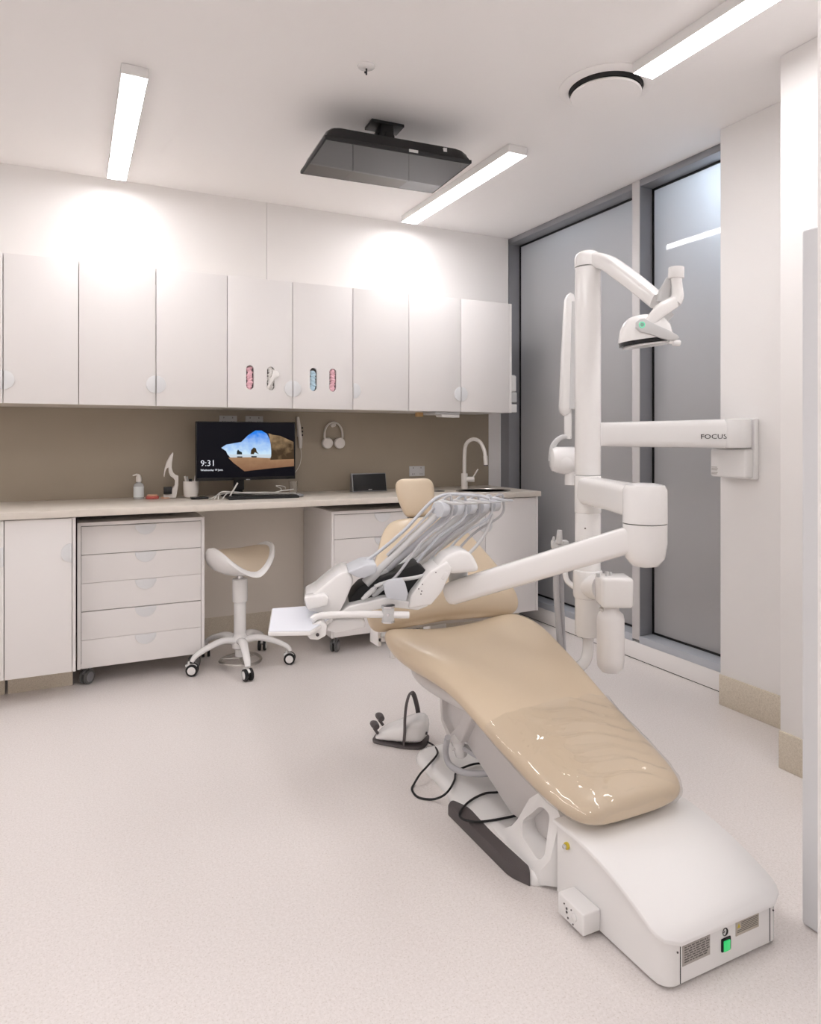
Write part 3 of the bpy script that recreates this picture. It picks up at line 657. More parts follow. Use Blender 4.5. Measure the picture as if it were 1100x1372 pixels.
# refine along length
fine = []
for i in range(len(rr) - 1):
    for k in range(6):
        fine.append([a.lerp(b_, k / 6) for a, b_ in zip(rr[i], rr[i + 1])])
fine.append(rr[-1])
for i, g in enumerate(fine):
    for k, p in enumerate(g):
        a = 2 * PI * k / 96
        if math.sin(a) > -.2:
            x, y = p.x, p.y
            amp = .0058 * max(0, math.sin(a)) ** .5 * math.exp(-((x - 1.42) / .13) ** 2)
            wv = math.sin((y * 1.0 + (x - 1.35) * .35 + .012 * math.sin(x * 30)) * 120) * amp * (1 + .6 * math.sin(y * 47 + x * 9))
            p.z += wv + .0012 * math.sin(x * 60 + y * 35) + .0012 * math.sin(x * 95 - y * 60 + 2 * math.sin(y * 40))
b = MB(); vs = [[b.bm.verts.new(g[k % 96]) for k in range(-9, 58)] for g in fine]
for i in range(len(vs) - 1):
    for k in range(len(vs[0]) - 1): b.bm.faces.new((vs[i][k], vs[i][k + 1], vs[i + 1][k + 1], vs[i + 1][k]))
b.done('clear_cover', FILM, t, sub=1)
# back rest
back = []
NB = Vector((0, -.80, .60))
def bk(s, cx, w, h, dish):   # s = distance up the back
    T = Vector((0, .64, .77)); P = Vector((cx, 2.43, .545)) + T * s
    return (P, (1, 0, 0), Vector((0, -.77, .64)), w, h, dish)
brs = [bk(-.035, 1.32, .22, .014, .01), bk(-.03, 1.32, .30, .03, .03), bk(0, 1.32, .335, .045, .05), bk(.05, 1.325, .338, .05, .055), bk(.12, 1.335, .315, .05, .045), bk(.20, 1.345, .28, .047, .035), bk(.28, 1.355, .245, .043, .022),
       bk(.36, 1.362, .21, .04, .012), bk(.41, 1.365, .18, .036, .006), bk(.445, 1.366, .145, .028, 0), bk(.458, 1.367, .10, .012, 0)]
TB = Vector((0, .64, .77))
def droop(rings, st):
    out = []
    for g, (c, A, N, w, h, dsh) in zip(rings, st):
        sd = (c - Vector((c.x, 2.43, .545))).dot(TB); k = max(0, 1 - (sd + .035) / .17)
        out.append([p - TB * (k * (.058 * min(1, abs(p.x - c.x) / .33) ** 2.2 - .026)) for p in g])
    return out
MB().ring(droop(pad_rings(brs), brs)).done('backrest_pad', UPH, t, sub=2)
b2 = [(s[0], s[1], s[2], s[3] * .86, s[4] * .8, s[5]) for s in brs]
MB().ring([[p + Vector((0, .03, -.025)) for p in g] for g in droop(pad_rings(b2), b2)]).done('backrest_shell', PLAS, t, sub=1)
# head rest
hd = []
def hk(s, w, h):
    T = Vector((0, .30, .95)); P = Vector((1.374, 2.755, .922)) + T * s
    return (P, (1, 0, 0), Vector((0, -.95, .3)), w, h, .012)
MB().ring(pad_rings([hk(-.022, .04, .012), hk(-.018, .058, .024), hk(0, .070, .032), hk(.05, .085, .036), hk(.10, .094, .036), hk(.13, .092, .033), hk(.148, .075, .022), hk(.152, .05, .01)], e=3)).done('headrest_pad', UPH, t, sub=2)
b = MB(); b.box(1.335, 1.385, 2.73, 2.78, .86, .90, .004); b.box(1.345, 1.375, 2.765, 2.80, .80, .98, .003); b.done('headrest_bracket', CHR, t)
# under-seat housing
b = MB()
b.ring(pad_rings([((1.35, 2.38, .42), (1, 0, 0), (0, 0, 1), .16, .02, 0), ((1.35, 2.33, .40), (1, 0, 0), (0, 0, 1), .23, .045, 0), ((1.35, 2.2, .385), (1, 0, 0), (0, 0, 1), .245, .05, 0), ((1.36, 2.05, .375), (1, 0, 0), (0, 0, 1), .22, .05, 0), ((1.37, 1.92, .36), (1, 0, 0), (0, 0, 1), .19, .04, 0), ((1.37, 1.85, .34), (1, 0, 0), (0, 0, 1), .17, .03, 0)]))
b.done('seat_frame', CASTG, t, sub=2)
b = MB(); b.box(1.30, 1.38, 2.33, 2.52, .375, .425, .01); b.box(1.30, 1.38, 2.49, 2.56, .385, .60, .012); b.done('back_hinge', PLAS, t)
b = MB(); b.box(1.05, 1.12, 2.44, 2.52, .47, .49, .004); b.box(1.05, 1.065, 2.44, 2.52, .455, .52, .003); b.cyl((1.10, 2.41, .415), (1.10, 2.41, .455), .012, n=16, bev=.002); b.done('armrest_mount', PLAS, t)
# top bracket with hollow
def yz(poly, x): return [(x, y, z) for y, z in poly]
br = MB().prism(yz([(2.34, .40), (2.34, .37), (2.26, .345), (2.245, .215), (2.17, .155), (2.10, .19), (2.03, .30), (1.93, .345), (1.93, .375), (2.05, .385)], 1.215), (.32, 0, 0), .008, 3).done('lift_bracket', CASTG, t)
cut(br, [MB().prism(yz([(2.235, .345), (2.225, .23), (2.17, .195), (2.10, .26), (2.07, .33), (2.13, .35)], 1.19), (.05, 0, 0), .006).done('cutter', CASTG)])
# lift arm
b = MB(); b.prism(yz([(1.50, .17), (1.60, .075), (1.84, .065), (2.18, .205), (2.14, .29), (2.00, .375), (1.93, .365), (1.56, .215)], 1.245), (.27, 0, 0), .012, 3); b.done('lift_arm', CASTG, t)
# base plate
def rounded(poly, r, n=6):
    out = []; N = len(poly)
    for i in range(N):
        p0, p1, p2 = Vector(poly[i - 1]), Vector(poly[i]), Vector(poly[(i + 1) % N])
        rr_ = r[i] if hasattr(r, '__len__') else r
        a = (p0 - p1).normalized(); c = (p2 - p1).normalized(); rr_ = min(rr_, (p0 - p1).length * .45, (p2 - p1).length * .45)
        for k in range(n + 1):
            t_ = k / n; A = p1 + a * rr_; C_ = p1 + c * rr_; out.append(A * (1 - t_) ** 2 + p1 * 2 * t_ * (1 - t_) + C_ * t_ ** 2)
    return out
pl = rounded([(1.535, 1.57), (1.64, 1.62), (1.64, 2.02), (1.60, 2.14), (1.585, 2.46), (1.195, 2.46), (1.185, 2.14), (1.145, 2.02), (1.145, 1.60), (1.22, 1.57)], [.02, .05, .05, .05, .09, .09, .05, .05, .05, .02])
b = MB(); b.ring([[(p.x, p.y, .001) for p in pl], [(p.x, p.y, .018) for p in pl], [((p.x - 1.39) * .965 + 1.39, (p.y - 2.0) * .975 + 2.0, .030) for p in pl], [((p.x - 1.39) * .90 + 1.39, (p.y - 2.0) * .93 + 2.0, .036) for p in pl]])
b.done('base_plate', PLAS, t, angle=60)
fp = rounded([(1.150, 1.60), (1.168, 1.625), (1.166, 1.82), (1.172, 1.90), (1.178, 1.98), (1.15, 2.045), (1.124, 2.03), (1.122, 1.66)], [.005, .01, .05, .03, .03, .02, .03, .07])
b = MB(); b.ring([[(p.x, p.y, .0008) for p in fp], [(p.x, p.y, .028) for p in fp], [((p.x - 1.155) * .9 + 1.155, (p.y - 1.82) * .98 + 1.82, .037) for p in fp]])
b.done('foot_bumper', RUB, t, angle=60)
# front fairing with triangular hollow
fy = [(1.545, .012), (1.545, .205), (1.57, .235), (1.63, .24), (1.69, .19), (1.75, .10), (1.80, .05), (1.90, .034), (1.90, .012)]
b = MB(); b.ring([[(1.170, max(y, 1.580), min(z, .030 + .02 * (z > .1))) for y, z in fy], [(1.190, max(y, 1.562), min(z, .085)) for y, z in fy], [(1.212, y, z) for y, z in fy], [(1.575, y, z) for y, z in fy]])
fr = b.done('front_fairing', PLAS, t, angle=55)
cut(fr, [MB().prism(yz([(p.x, p.y) for p in rounded([(1.588, .062), (1.584, .198), (1.628, .200), (1.712, .115), (1.700, .085)], .03, 5)], 1.14), (.115, 0, 0)).done('cutter', CASTG)])
# toe box
TX0, TX1, TY0, TY1 = 1.197, 1.585, 1.155, 1.54
tb = rounded([(TX0, TY0), (TX1, TY0), (TX1, TY1), (TX0, TY1)], [.035, .035, .01, .01])
lidz = lambda y: .107 + (.203 - .107) * (1 - (1 - min(1, max(0, (y - 1.14) / .34))) ** 1.9)
b = MB(); rings = []
for k in range(30):
    y = TY1 - (TY1 - TY0) * k / 24 if k < 22 else TY0 + .0323 * (1 - (k - 21) / 8) ** 2
    ins = .035 - math.sqrt(max(0, .035 ** 2 - max(0, TY0 + .035 - y) ** 2))
    z = lidz(y) - .005
    rings.append([(TX0 + ins, y, .010), (TX1 - ins, y, .010), (TX1 - ins, y, z), (TX0 + ins, y, z)])
b.ring(rings).done('toe_box', PLAS, t, angle=50)
lid = []
b = MB(); NR = 26
ys = [TY1 + .005 - (TY1 + .005 - 1.145) * k / NR for k in range(NR + 1)]
rows = []
for y in ys:
    ins = 0
    if y < 1.145 + .05: ins = .05 - math.sqrt(max(0, .05 ** 2 - (1.195 - y) ** 2))
    rows.append((1.187 + ins, 1.600 - ins, y))
rings = []
for (xa, xb, y) in rows:
    z = lidz(y); rings.append([(xa, y, z - .006), (xb, y, z - .006), (xb, y, z + .001), (xb - .003, y, z + .004), (xa + .003, y, z + .004), (xa, y, z + .001)])
b.ring(rings).done('lid', mat('satin white lid', (.86, .85, .84), .5), t, angle=50)
b = MB(); [b.cyl((x, y, .0005), (x, y, .0105), .016, n=16) for x in (1.235, 1.55) for y in (1.185, 1.5)]; b.done('foot', BLKM, t)
# box front details
yf = TY0 - .0006
b = MB(); [b.box(x, x + .002, yf - .0002, yf + .002, .011, .099) for x in (1.243, 1.545)]; b.done('seam', BLKM, t)
b = MB(); [b.cyl((x, yf + .001, .085), (x, yf - .0012, .085), .0022, n=10) for x in (1.235, 1.558)]; b.done('screw', RUB, t)
l1 = B('rating_label', 1.250, 1.338, yf - .0006, yf + .001, .048, .094, LABEL, t)
b = MB(); random.seed(3)
for k in range(7):
    x = 1.262
    while x < 1.335:
        w = random.uniform(.004, .016); b.box(x - .006, min(x + w, 1.342) - .006, yf - .001, yf, .0875 - k * .0055, .090 - k * .0055); x += w + .003
b.done('fine_print', INKG, l1)
l2 = B('warning_label', 1.425, 1.505, yf - .0006, yf + .001, .062, .095, mat('label beige', (.50, .45, .38), .5), t)
b = MB(); [b.box(1.443 if k < 4 else 1.429, 1.501, yf - .001, yf, .090 - k * .0042, .0915 - k * .0042) for k in range(6)]; b.done('fine_print', INKG, l2)
MB().prism([(1.429, yf, .080), (1.440, yf, .080), (1.4345, yf, .091)], (0, -.0009, 0)).done('warning_triangle', YEL, l2)
b = MB(); n = 24; b.tube([(1.388 + .0075 * math.cos(2 * PI * k / n), yf - .0005, .0845 + .0085 * math.sin(2 * PI * k / n)) for k in range(n)], [.0008 + .0013 * max(0, math.cos(2 * PI * k / n)) for k in range(n)], 8, close=True)
b.tube([(1.381, yf - .0005, .086), (1.384, yf - .0005, .083), (1.387, yf - .0005, .088)], .0009, 6); b.done('power_symbol', INK, t)
sw = B('power_switch', 1.375, 1.406, yf - .003, yf + .001, .040, .071, BLKM, t, .002)
MB().prism([(1.380, yf - .002, .042), (1.400, yf - .002, .042), (1.400, yf - .002, .066), (1.380, yf - .002, .066)], (0, -.004, 0), .001).done('rocker', GREEN, sw)
# side outlet box + coupling
ob = B('outlet_box', 1.142, 1.197, 1.366, 1.468, .012, .067, PLAS, t, .004, 3)
b = MB(); [b.cyl((1.1425, y, z), (1.1405, y, z), r_, n=12) for y, z, r_ in ((1.43, .045, .003), (1.43, .036, .003), (1.425, .024, .0025), (1.405, .02, .002), (1.44, .052, .002), (1.412, .052, .002))]; b.done('socket', RUB, ob)
MB().cyl((1.1425, 1.40, .04), (1.138, 1.40, .04), .009, n=16, bev=.001).done('knob', PLAS, ob)
cp = MB().cyl((1.197, 1.495, .158), (1.190, 1.495, .158), .0095, n=16, bev=.001).done('coupling', YEL, t); MB().cyl((1.191, 1.495, .158), (1.182, 1.495, .158), .006, n=14, bev=.001).done('nozzle', CHR, cp)
# grey hose loop at base
o = MB().tube([at(600, 988, Y=2.12), at(597, 1008, Y=2.16), at(603, 1025, Y=2.15), at(622, 1035, Y=2.10), at(655, 1036, Y=2.02), at(690, 1030, Y=1.98)], .011, 12, smooth=6).done('supply_hose', HOSE, t)
b = MB(); b.tube([at(612, 990, Y=2.12), at(618, 1010, Y=2.14)], .022, 14); b.cyl(at(606, 1000, Y=2.13), at(630, 1003, Y=2.13), .013, n=14); b.done('hose_joint', PLAS, t)
MB().tube([at(618, 1000, Y=2.12), at(640, 1014, Y=2.06), at(668, 1024, Y=2.0)], .008, 10, smooth=5).done('supply_hose', HOSE, t)
# ================================================================== FOOT CONTROL
fc = thing('foot_control', 'white dental foot control with a black carrying loop on the floor behind the chair base', 'foot control', (1.24, 2.58, 0))
M0 = Matrix.Translation((1.235, 2.60, 0)) @ Matrix.Rotation(R(-38), 4, 'Z')     # local x: long axis from pedals (-) to heel (+)
def ringz(poly, z, s=1, dx=0): return [M0 @ Vector((p[0] * s + dx, p[1] * s, z)) for p in poly]
fo = rounded([(-.125, -.05), (.02, -.078), (.095, -.07), (.105, 0), (.095, .07), (.02, .078), (-.125, .05)], .03)
MB().ring([ringz(fo, .0008, 1.0), ringz(fo, .008, 1.01), ringz(fo, .010, .99)]).done('rubber_base', RUB, fc, angle=60)
def hz_(x): return .03 + .075 * min(1, max(0, (x + .12) / .17)) ** .8
rg = []
for s, f in ((.985, 0), (.97, .6), (.88, .9), (.75, 1.0), (.4, 1.03), (.05, 1.04)):
    rg.append([M0 @ Vector((p[0] * s + (.01 * f), p[1] * s, .009 + (hz_(p[0] * s) - .009) * f)) for p in fo])
MB().ring(rg).done('shell', PLAS, fc, sub=1)
pts = [(.015, -.070, .015), (.02, -.072, .07), (.02, -.066, .12), (.022, -.045, .17), (.028, -.01, .20), (.035, .03, .185), (.045, .06, .12), (.05, .07, .06), (.05, .07, .02)]
MB().tube([M0 @ Vector(p) for p in pts], .0075, 10, smooth=6, squash=(1.3, .6)).done('carry_loop', RUB, fc)
for y in (-.035, .05):
    b = MB(); b.cyl(M0 @ Vector((-.10, y, .035)), M0 @ Vector((-.118, y, .058)), .006, n=10); b.tube([M0 @ Vector((-.10, y - .02, .07)), M0 @ Vector((-.115, y, .072)), M0 @ Vector((-.13, y + .02, .068))], [.012, .016, .011], 12, smooth=3); b.done('pedal', RUB, fc)
b = MB(); b.cyl(M0 @ Vector((.100, -.035, .055)), M0 @ Vector((.104, -.036, .055)), .006, n=12); b.done('jack', INK, fc)
pts = [(at(573, 994, Z=.012)), at(582, 1000, Z=.03), at(586, 1010, Z=.043), at(573, 1026, Z=.043), at(563, 1037, Z=.035), at(555, 1050, Z=.008), at(552, 1058, Z=.0045), at(560, 1068, Z=.0045), at(578, 1071, Z=.006), at(592, 1067, Z=.03), at(602, 1058, Z=.044), at(609, 1045, Z=.044), at(611, 1035, Z=.045), at(622, 1028, Z=.047), at(640, 1023, Z=.046), at(665, 1025, Z=.045), at(690, 1030, Z=.045), at(692, 1045, Z=.045), at(672, 1060, Z=.045), at(650, 1063, Z=.044), at(630, 1073, Z=.044), at(617, 1087, Z=.044), at(618, 1096, Z=.044), at(635, 1101, Z=.044), at(660, 1099, Z=.044), at(700, 1091, Z=.044)]
o = MB().tube(pts, .0038, 8, smooth=7).done('control_cable', BLKM, fc)
# ================================================================== INSTRUMENT COLUMN
PX, PY = 1.735, 2.05
t = thing('instrument_column', 'white vertical dental column with swing arms standing at the right side of the chair', 'dental column', (PX, PY, .5))
col_t = t
b = MB(); b.cyl((PX, PY, .512), (PX, PY, .975), .047, n=40, bev=.008); b.cyl((PX, PY, .955), (PX, PY, .967), .0465, n=40); b.done('lower_post', PLAS, t)
MB().cyl((PX, PY, 1.113), (PX, PY, 1.885), .0475, n=40, bev=.003).done('upper_post', PLAS, t)
p = at(784, 708, D=2.55); MB().sphere(p, .003).done('screw', RUB, t)
b = MB(); b.lathe((PX, PY, 0), [(.03, 1.945), (.044, 1.935), (.049, 1.92), (.049, 1.888)], 40); 
b.done('top_cap', PLAS, t)
# link arm helper: swept rounded box along path
def beam(b, pts, W, Hh, e=3, n=24, smooth=0, side=None):
    """pts path, W/Hh list of half sizes (horizontal across, along up)"""
    P = [Vector(p) for p in pts]; W = list(W); Hh = list(Hh)
    if smooth:
        q, w2, h2 = [], [], []
        for i in range(len(P) - 1):
            p0, p1, p2, p3 = P[max(i - 1, 0)], P[i], P[i + 1], P[min(i + 2, len(P) - 1)]
            for k in range(smooth):
                t_ = k / smooth; q.append(.5 * ((2 * p1) + (p2 - p0) * t_ + (2 * p0 - 5 * p1 + 4 * p2 - p3) * t_ * t_ + (3 * p1 - p0 - 3 * p2 + p3) * t_ ** 3)); w2.append(W[i] * (1 - t_) + W[i + 1] * t_); h2.append(Hh[i] * (1 - t_) + Hh[i + 1] * t_)
        q.append(P[-1]); w2.append(W[-1]); h2.append(Hh[-1]); P, W, Hh = q, w2, h2
    rings = []
    for i in range(len(P)):
        T = (P[min(i + 1, len(P) - 1)] - P[max(i - 1, 0)]).normalized()
        S_ = side if side is not None else T.cross(Vector((0, 0, 1))).normalized(); U = S_.cross(T).normalized(); g = []
        for k in range(n):
            a = 2 * PI * k / n; ca, sa = math.cos(a), math.sin(a)
            g.append(P[i] + S_ * (math.copysign(abs(ca) ** (2 / e), ca) * W[i]) + U * (math.copysign(abs(sa) ** (2 / e), sa) * Hh[i]))
        rings.append(g)
    return b.ring(rings)
# light arm
LE = at(889, 409, D=2.27)
LP = Vector((PX, PY, 1.915)); mid = at(842, 364, D=2.42)
b = MB(); beam(b, [LP, at(812, 352, D=2.55), at(832, 365, D=2.49), at(856, 383, D=2.40), at(881, 404, D=2.30)], [.036, .034, .032, .028, .024], [.030, .029, .028, .027, .026], 3.5, smooth=6); b.done('light_arm', PLAS, t)
# collar and instrument arm
KX = at(864, 690, D=2.13)
b = MB(); b.cyl((PX, PY, .972), (PX, PY, 1.111), .0485, n=40, bev=.003)
kz = 1.045
beam(b, [(PX, PY, 1.055), Vector((PX, PY, 1.055)).lerp(Vector((KX.x, KX.y, 1.055)), .5), (KX.x, KX.y, 1.052)], [.046, .044, .05], [.052, .050, .052], 4)
b.done('swing_arm', PLAS, t)
b = MB(); b.lathe((KX.x, KX.y, 0), [(.03, 1.112), (.058, 1.106), (.065, 1.092), (.066, .992)], 40); b.done('knuckle_cap', PLAS, t)
E1 = at(600, 796, D=2.46)
b = MB(); b.lathe((KX.x, KX.y, 0), [(.065, .989), (.065, .93), (.058, .885), (.040, .862), (.01, .855)], 40)
K1 = Vector((KX.x, KX.y, .955)); d1 = (E1 - K1)
b.done('knuckle', PLAS, t)
b = MB()
beam(b, [K1, K1 + d1 * .12, K1 + d1 * .5, K1 + d1 * .96, K1 + d1 * .985, K1 + d1 * 1.0], [.052, .050, .047, .044, .038, .028], [.040, .041, .041, .041, .036, .026], 4)
b.done('pantograph_arm', PLAS, t)
# valve block, bottle
VC = at(822, 790, D=2.46)
e1 = Vector((CS, -SN, 0)).normalized(); e2 = Vector((SN, CS, 0))
MV = frame(VC, e1, e2)
b = MB(); b.box(-.055, .058, -.05, .05, -.056, .050, .014, 4, M=MV); b.done('valve_block', PLAS, t)
b = MB(); b.cyl((PX, PY, .655), (PX, PY, .76), .054, n=36, bev=.008)
b.tube([Vector((PX, PY, .70)) , Vector((PX, PY, .70)).lerp(VC, .6)], [.05, .048], 20); b.done('clamp_collar', PLAS, t)
b = MB(); b.cyl(VC + Vector((-.03, 0, .045)), VC + Vector((-.03, 0, .066)), .006, n=10); b.cyl(VC + e1 * -.012 + Vector((0, 0, .045)), VC + e1 * -.012 + Vector((0, 0, .062)), .005, n=10); b.cyl(VC + e1 * -.055 + Vector((0, 0, .045)), VC + e1 * -.055 + Vector((0, 0, .058)), .008, n=10); b.done('valve_knob', PLASG, t)
MB().cyl(VC + e1 * -.045 + Vector((0, 0, -.075)), VC + e1 * -.02 + Vector((0, 0, -.062)), .012, n=14).done('fitting', STEEL, t)
BC = at(818, 850, D=2.46)
b = MB(); b.lathe((BC.x, BC.y, BC.z), [(.028, .098), (.030, .085), (.044, .072), (.0475, .055), (.0475, -.09), (.044, -.115), (.03, -.13), (.01, -.132)], 36); b.done('water_bottle', MILK, t)
# elbow tube and suction holder
b = MB(); b.tube([(PX - .03, PY + .01, .685), at(772, 788, D=2.62), at(760, 778, D=2.66), at(757, 762, D=2.68), at(757, 735, D=2.70)], .011, 12, smooth=5); b.done('holder_tube', PLAS, t)
HB = at(750, 728, D=2.72)
sh = thing('suction_holder', 'pale grey holder with two hanging suction hoses behind the column arm', 'suction holder', tuple(HB))
b = MB(); b.box(-.032, .032, -.02, .02, -.022, .012, .006, M=frame(HB, e1, e2)); b.done('bracket', PLASG, sh)
b = MB(); b.cyl(at(749, 728, D=2.70), at(750, 710, D=2.70), .013, .010, n=16, bev=.002); b.done('suction_tip', PLASG, sh)
b = MB(); b.cyl(at(741, 730, D=2.71), at(742, 719, D=2.71), .006, n=12); b.done('suction_tip', PLASG, sh)
MB().tube([at(746, 738, D=2.70), at(746, 790, D=2.70), at(748, 830, D=2.70), at(752, 880, D=2.70)], .0105, 12, smooth=5).done('suction_hose', HOSE, sh)
MB().tube([at(753, 738, D=2.72), at(753, 790, D=2.72), at(754, 830, D=2.72), at(756, 885, D=2.72)], .008, 12, smooth=5).done('suction_hose', HOSE, sh)
MB().tube([at(741, 735, D=2.72), at(742, 770, D=2.72), at(743, 800, D=2.72), at(748, 870, D=2.74)], .004, 10, smooth=5).done('suction_hose', HOSE, sh)
# link from column to chair frame (under the seat)
b = MB(); b.tube([(PX, PY, .52), (PX, PY, .455), (PX - .03, PY - .01, .415), (1.62, 2.03, .395), (1.50, 2.02, .385)], [.02] * 5, 16, smooth=5); b.done('mounting_bracket', PLAS, t)
# ================================================================== OPERATING LIGHT
ol_ = thing('operating_light', 'white adjustable operating light with a green ring on the end of the column arm', 'dental light', tuple(at(872, 450, D=2.25)))
LD = 2.25
def L3(x, y, d=LD): return at(810 + x / 9.167, 340 + y / 9.167, D=d)
b = MB(); b.cyl(L3(880, 165), L3(878, 305), .0245, n=28, bev=.003); b.done('cap', PLAS, ol_)
b = MB(); b.tube([L3(880, 300), L3(890, 400), L3(895, 520), L3(860, 600)], [.017, .017, .020, .022], 18, smooth=5); b.done('joint', PLAS, ol_)
b = MB(); beam(b, [L3(790, 300, 2.27), L3(740, 470, 2.27), L3(710, 600, 2.27)], [.008, .012, .012], [.008, .020, .02], 3); b.done('gusset', PLASG, ol_)
b = MB(); beam(b, [L3(840, 600, 2.24), L3(700, 690, 2.22), L3(560, 830, 2.22), L3(520, 870, 2.22)], [.018, .02, .02, .018], [.020, .021, .018, .015], 3.5, smooth=4); b.done('yoke', PLAS, ol_)
b = MB(); beam(b, [L3(800, 720, 2.30), L3(720, 800, 2.30), L3(690, 880, 2.30)], [.014, .014, .014], [.016, .018, .016], 3, smooth=4); b.done('rear_strut', PLASG, ol_)
# head: dome
HCt = L3(500, 1000); HM = frame(HCt, e1, Vector((0, 0, 1)))  # local x right, y up, z towards camera
def hp(x, y, z): return HM @ Vector((x, y, z))
dome = []
for s, h in ((1.0, 0), (1.0, .012), (.93, .040), (.78, .062), (.55, .076), (.25, .082), (.03, .083)):
    g = []
    for k in range(36):
        a = 2 * PI * k / 36; ca, sa = math.cos(a), math.sin(a)
        x = math.copysign(abs(ca) ** .8, ca) * .084 * s - .022 * (1 - s); z = math.copysign(abs(sa) ** .8, sa) * .055 * s
        g.append(hp(x, -.026 + h + (x + .08) * .125, z))
    dome.append(g)
MB().ring(dome).done('head', PLAS, ol_)
b = MB(); g0 = []
for s, h in ((.97, 0), (.97, -.012)):
    g = []
    for k in range(36):
        a = 2 * PI * k / 36; ca, sa = math.cos(a), math.sin(a); x = math.copysign(abs(ca) ** .8, ca) * .084 * s; z = math.copysign(abs(sa) ** .8, sa) * .055 * s
        g.append(hp(x, -.027 + h + (x + .08) * .125, z))
    g0.append(g)
b.ring(g0).done('lamp_window', BLK, ol_)
b = MB(); g0 = []
for s, h in ((.9, 0), (.93, -.006)):
    g = []
    for k in range(36):
        a = 2 * PI * k / 36; ca, sa = math.cos(a), math.sin(a); x = math.copysign(abs(ca) ** .8, ca) * .084 * s + .006; z = math.copysign(abs(sa) ** .8, sa) * .055 * s
        g.append(hp(x, -.040 + h + (x + .08) * .125, z))
    g0.append(g)
b.ring(g0).done('reflector', PLAS, ol_)
# side handle with green ring
sd = [(440, 800), (490, 785), (560, 830), (660, 880), (800, 940), (900, 1000), (920, 1030), (880, 1060), (800, 1060), (700, 1035), (560, 985), (440, 955), (385, 900), (390, 840)]
hdl = MB().prism([L3(x, y, LD - .062) for x, y in sd], e2 * .012, .002).done('side_bracket', PLASG, ol_)
gc = L3(460, 872, LD - .0625)
b = MB(); n = 28; b.tube([gc + e1 * (.0085 * math.cos(2 * PI * k / n)) + Vector((0, 0, .0085 * math.sin(2 * PI * k / n))) for k in range(n)], .0017, 8, close=True); b.done('green_ring', em('green glow', (.25, .85, .55), .7), hdl)
MB().cyl(gc, gc - e2 * .002, .006, n=20).done('knob', mat('grey green', (.25, .42, .34), .4), hdl)
b = MB(); b.cyl(L3(830, 1090, LD - .05), L3(930, 1100, LD - .05), .010, n=18, bev=.004); b.cyl(L3(790, 1075, LD - .05), L3(850, 1090, LD - .05), .007, n=14); b.done('handle', PLAS, ol_)
# ================================================================== INSTRUMENT DELIVERY UNIT
du = thing('instrument_delivery_unit', 'white dental delivery unit with a fan of grey whip hoses held over the chair', 'delivery unit', tuple(at(520, 815, D=2.35)))
O0 = at(430, 822, D=2.27); A1 = Vector((.95, -.31, 0)).normalized(); A2 = Vector((.31, .95, 0)).normalized()
def pp(px, py, off=0):
    r = ray(px, py); o_ = O0 + A2 * off; n_ = A2
    d = (o_ - Vector((0, 0, H))).dot(n_) / r.dot(n_); return Vector((0, 0, H)) + r * d
def slab(name, poly, m, off, depth, bev=.006, parent=du):
    return MB().prism([pp(x, y, off) for x, y in poly], A2 * depth, bev, 3).done(name, m, parent)
# main nose shell
slab('nose_cover', [(407, 803), (421, 796), (436, 783), (450, 772), (461, 766), (469, 768), (474, 778), (470, 789), (463, 806), (455, 821), (432, 823), (412, 819)], PLAS, 0, .20, .012)
slab('nose_lip', [(407, 801), (436, 797), (441, 802), (438, 812), (412, 818)], PLAS, -.03, .06, .006)
slab('chassis', [(455, 822), (468, 812), (515, 801), (548, 806), (575, 812), (560, 818), (523, 814), (480, 822)], PLAS, .0, .18, .006)
slab('instrument_bay', [(466, 811), (473, 796), (482, 786), (500, 778), (540, 764), (560, 755), (575, 768), (548, 800), (514, 801)], BLKM, .05, .12, .004)
slab('rear_panel', [(547, 816), (551, 798), (576, 766), (600, 752), (607, 762), (592, 794), (578, 811)], PLAS, -.01, .16, .008)
b = MB()
for x, y in ((561, 789), (564, 796), (584, 767), (566, 783), (565, 792)): b.cyl(pp(x, y, -.0135), pp(x, y, -.008), .0022, n=10)
b.done('vent_holes', RUB, du)
slab('grey_rest', [(466, 767), (488, 757), (505, 756), (504, 768), (488, 775), (478, 774)], PLASB, -.01, .16, .006)
kp = slab('keypad', [(513, 784), (520, 778), (539, 775), (543, 781), (547, 796), (544, 806), (518, 802)], PLASB, -.04, .02, .004)
slab('pivot_housing', [(584, 762), (598, 745), (618, 737), (632, 741), (640, 755), (643, 766), (606, 770)], PLAS, .0, .13, .016)
b = MB(); pc = at(614, 778, D=2.47); b.cyl(pc + Vector((0, 0, -.05)), pc + Vector((0, 0, .045)), .034, n=28); b.done('pivot', PLASG, du)
b = MB(); b.cyl(pp(592, 776, -.0), pp(598, 766, .0), .012, n=16, bev=.003); b.done('release_knob', PLAS, du)
# rail, clamp and tray arm
b = MB(); b.tube([pp(418, 831, -.06), pp(430, 825, -.05), pp(480, 823, -.045), pp(548, 824, -.045)], .0115, 12, smooth=3, squash=(1, 1)); b.done('rail', PLAS, du)
b = MB(); cc = pp(520, 822, -.045); b.cyl(cc + Vector((0, 0, -.026)), cc + Vector((0, 0, .022)), .020, n=24, bev=.002); b.done('rail_clamp', PLASG, du)
b = MB(); b.cyl(cc + Vector((0, 0, -.028)), cc + Vector((0, 0, -.022)), .0215, n=24); b.cyl(cc + Vector((0, 0, .020)), cc + Vector((0, 0, .027)), .0225, n=24); b.cyl(cc - e2 * .018, cc - e2 * .022, .004, n=10); b.done('clamp_ring', CHR, du)
slab('tray_arm', [(407, 846), (416, 838), (430, 832), (438, 838), (437, 852), (426, 858), (415, 857)], PLAS, -.07, .06, .005)
b = MB(); b.cyl(pp(425.5, 850.5, -.071), pp(425.5, 850.5, -.074), .0055, n=16); b.done('screw', RUB, du)
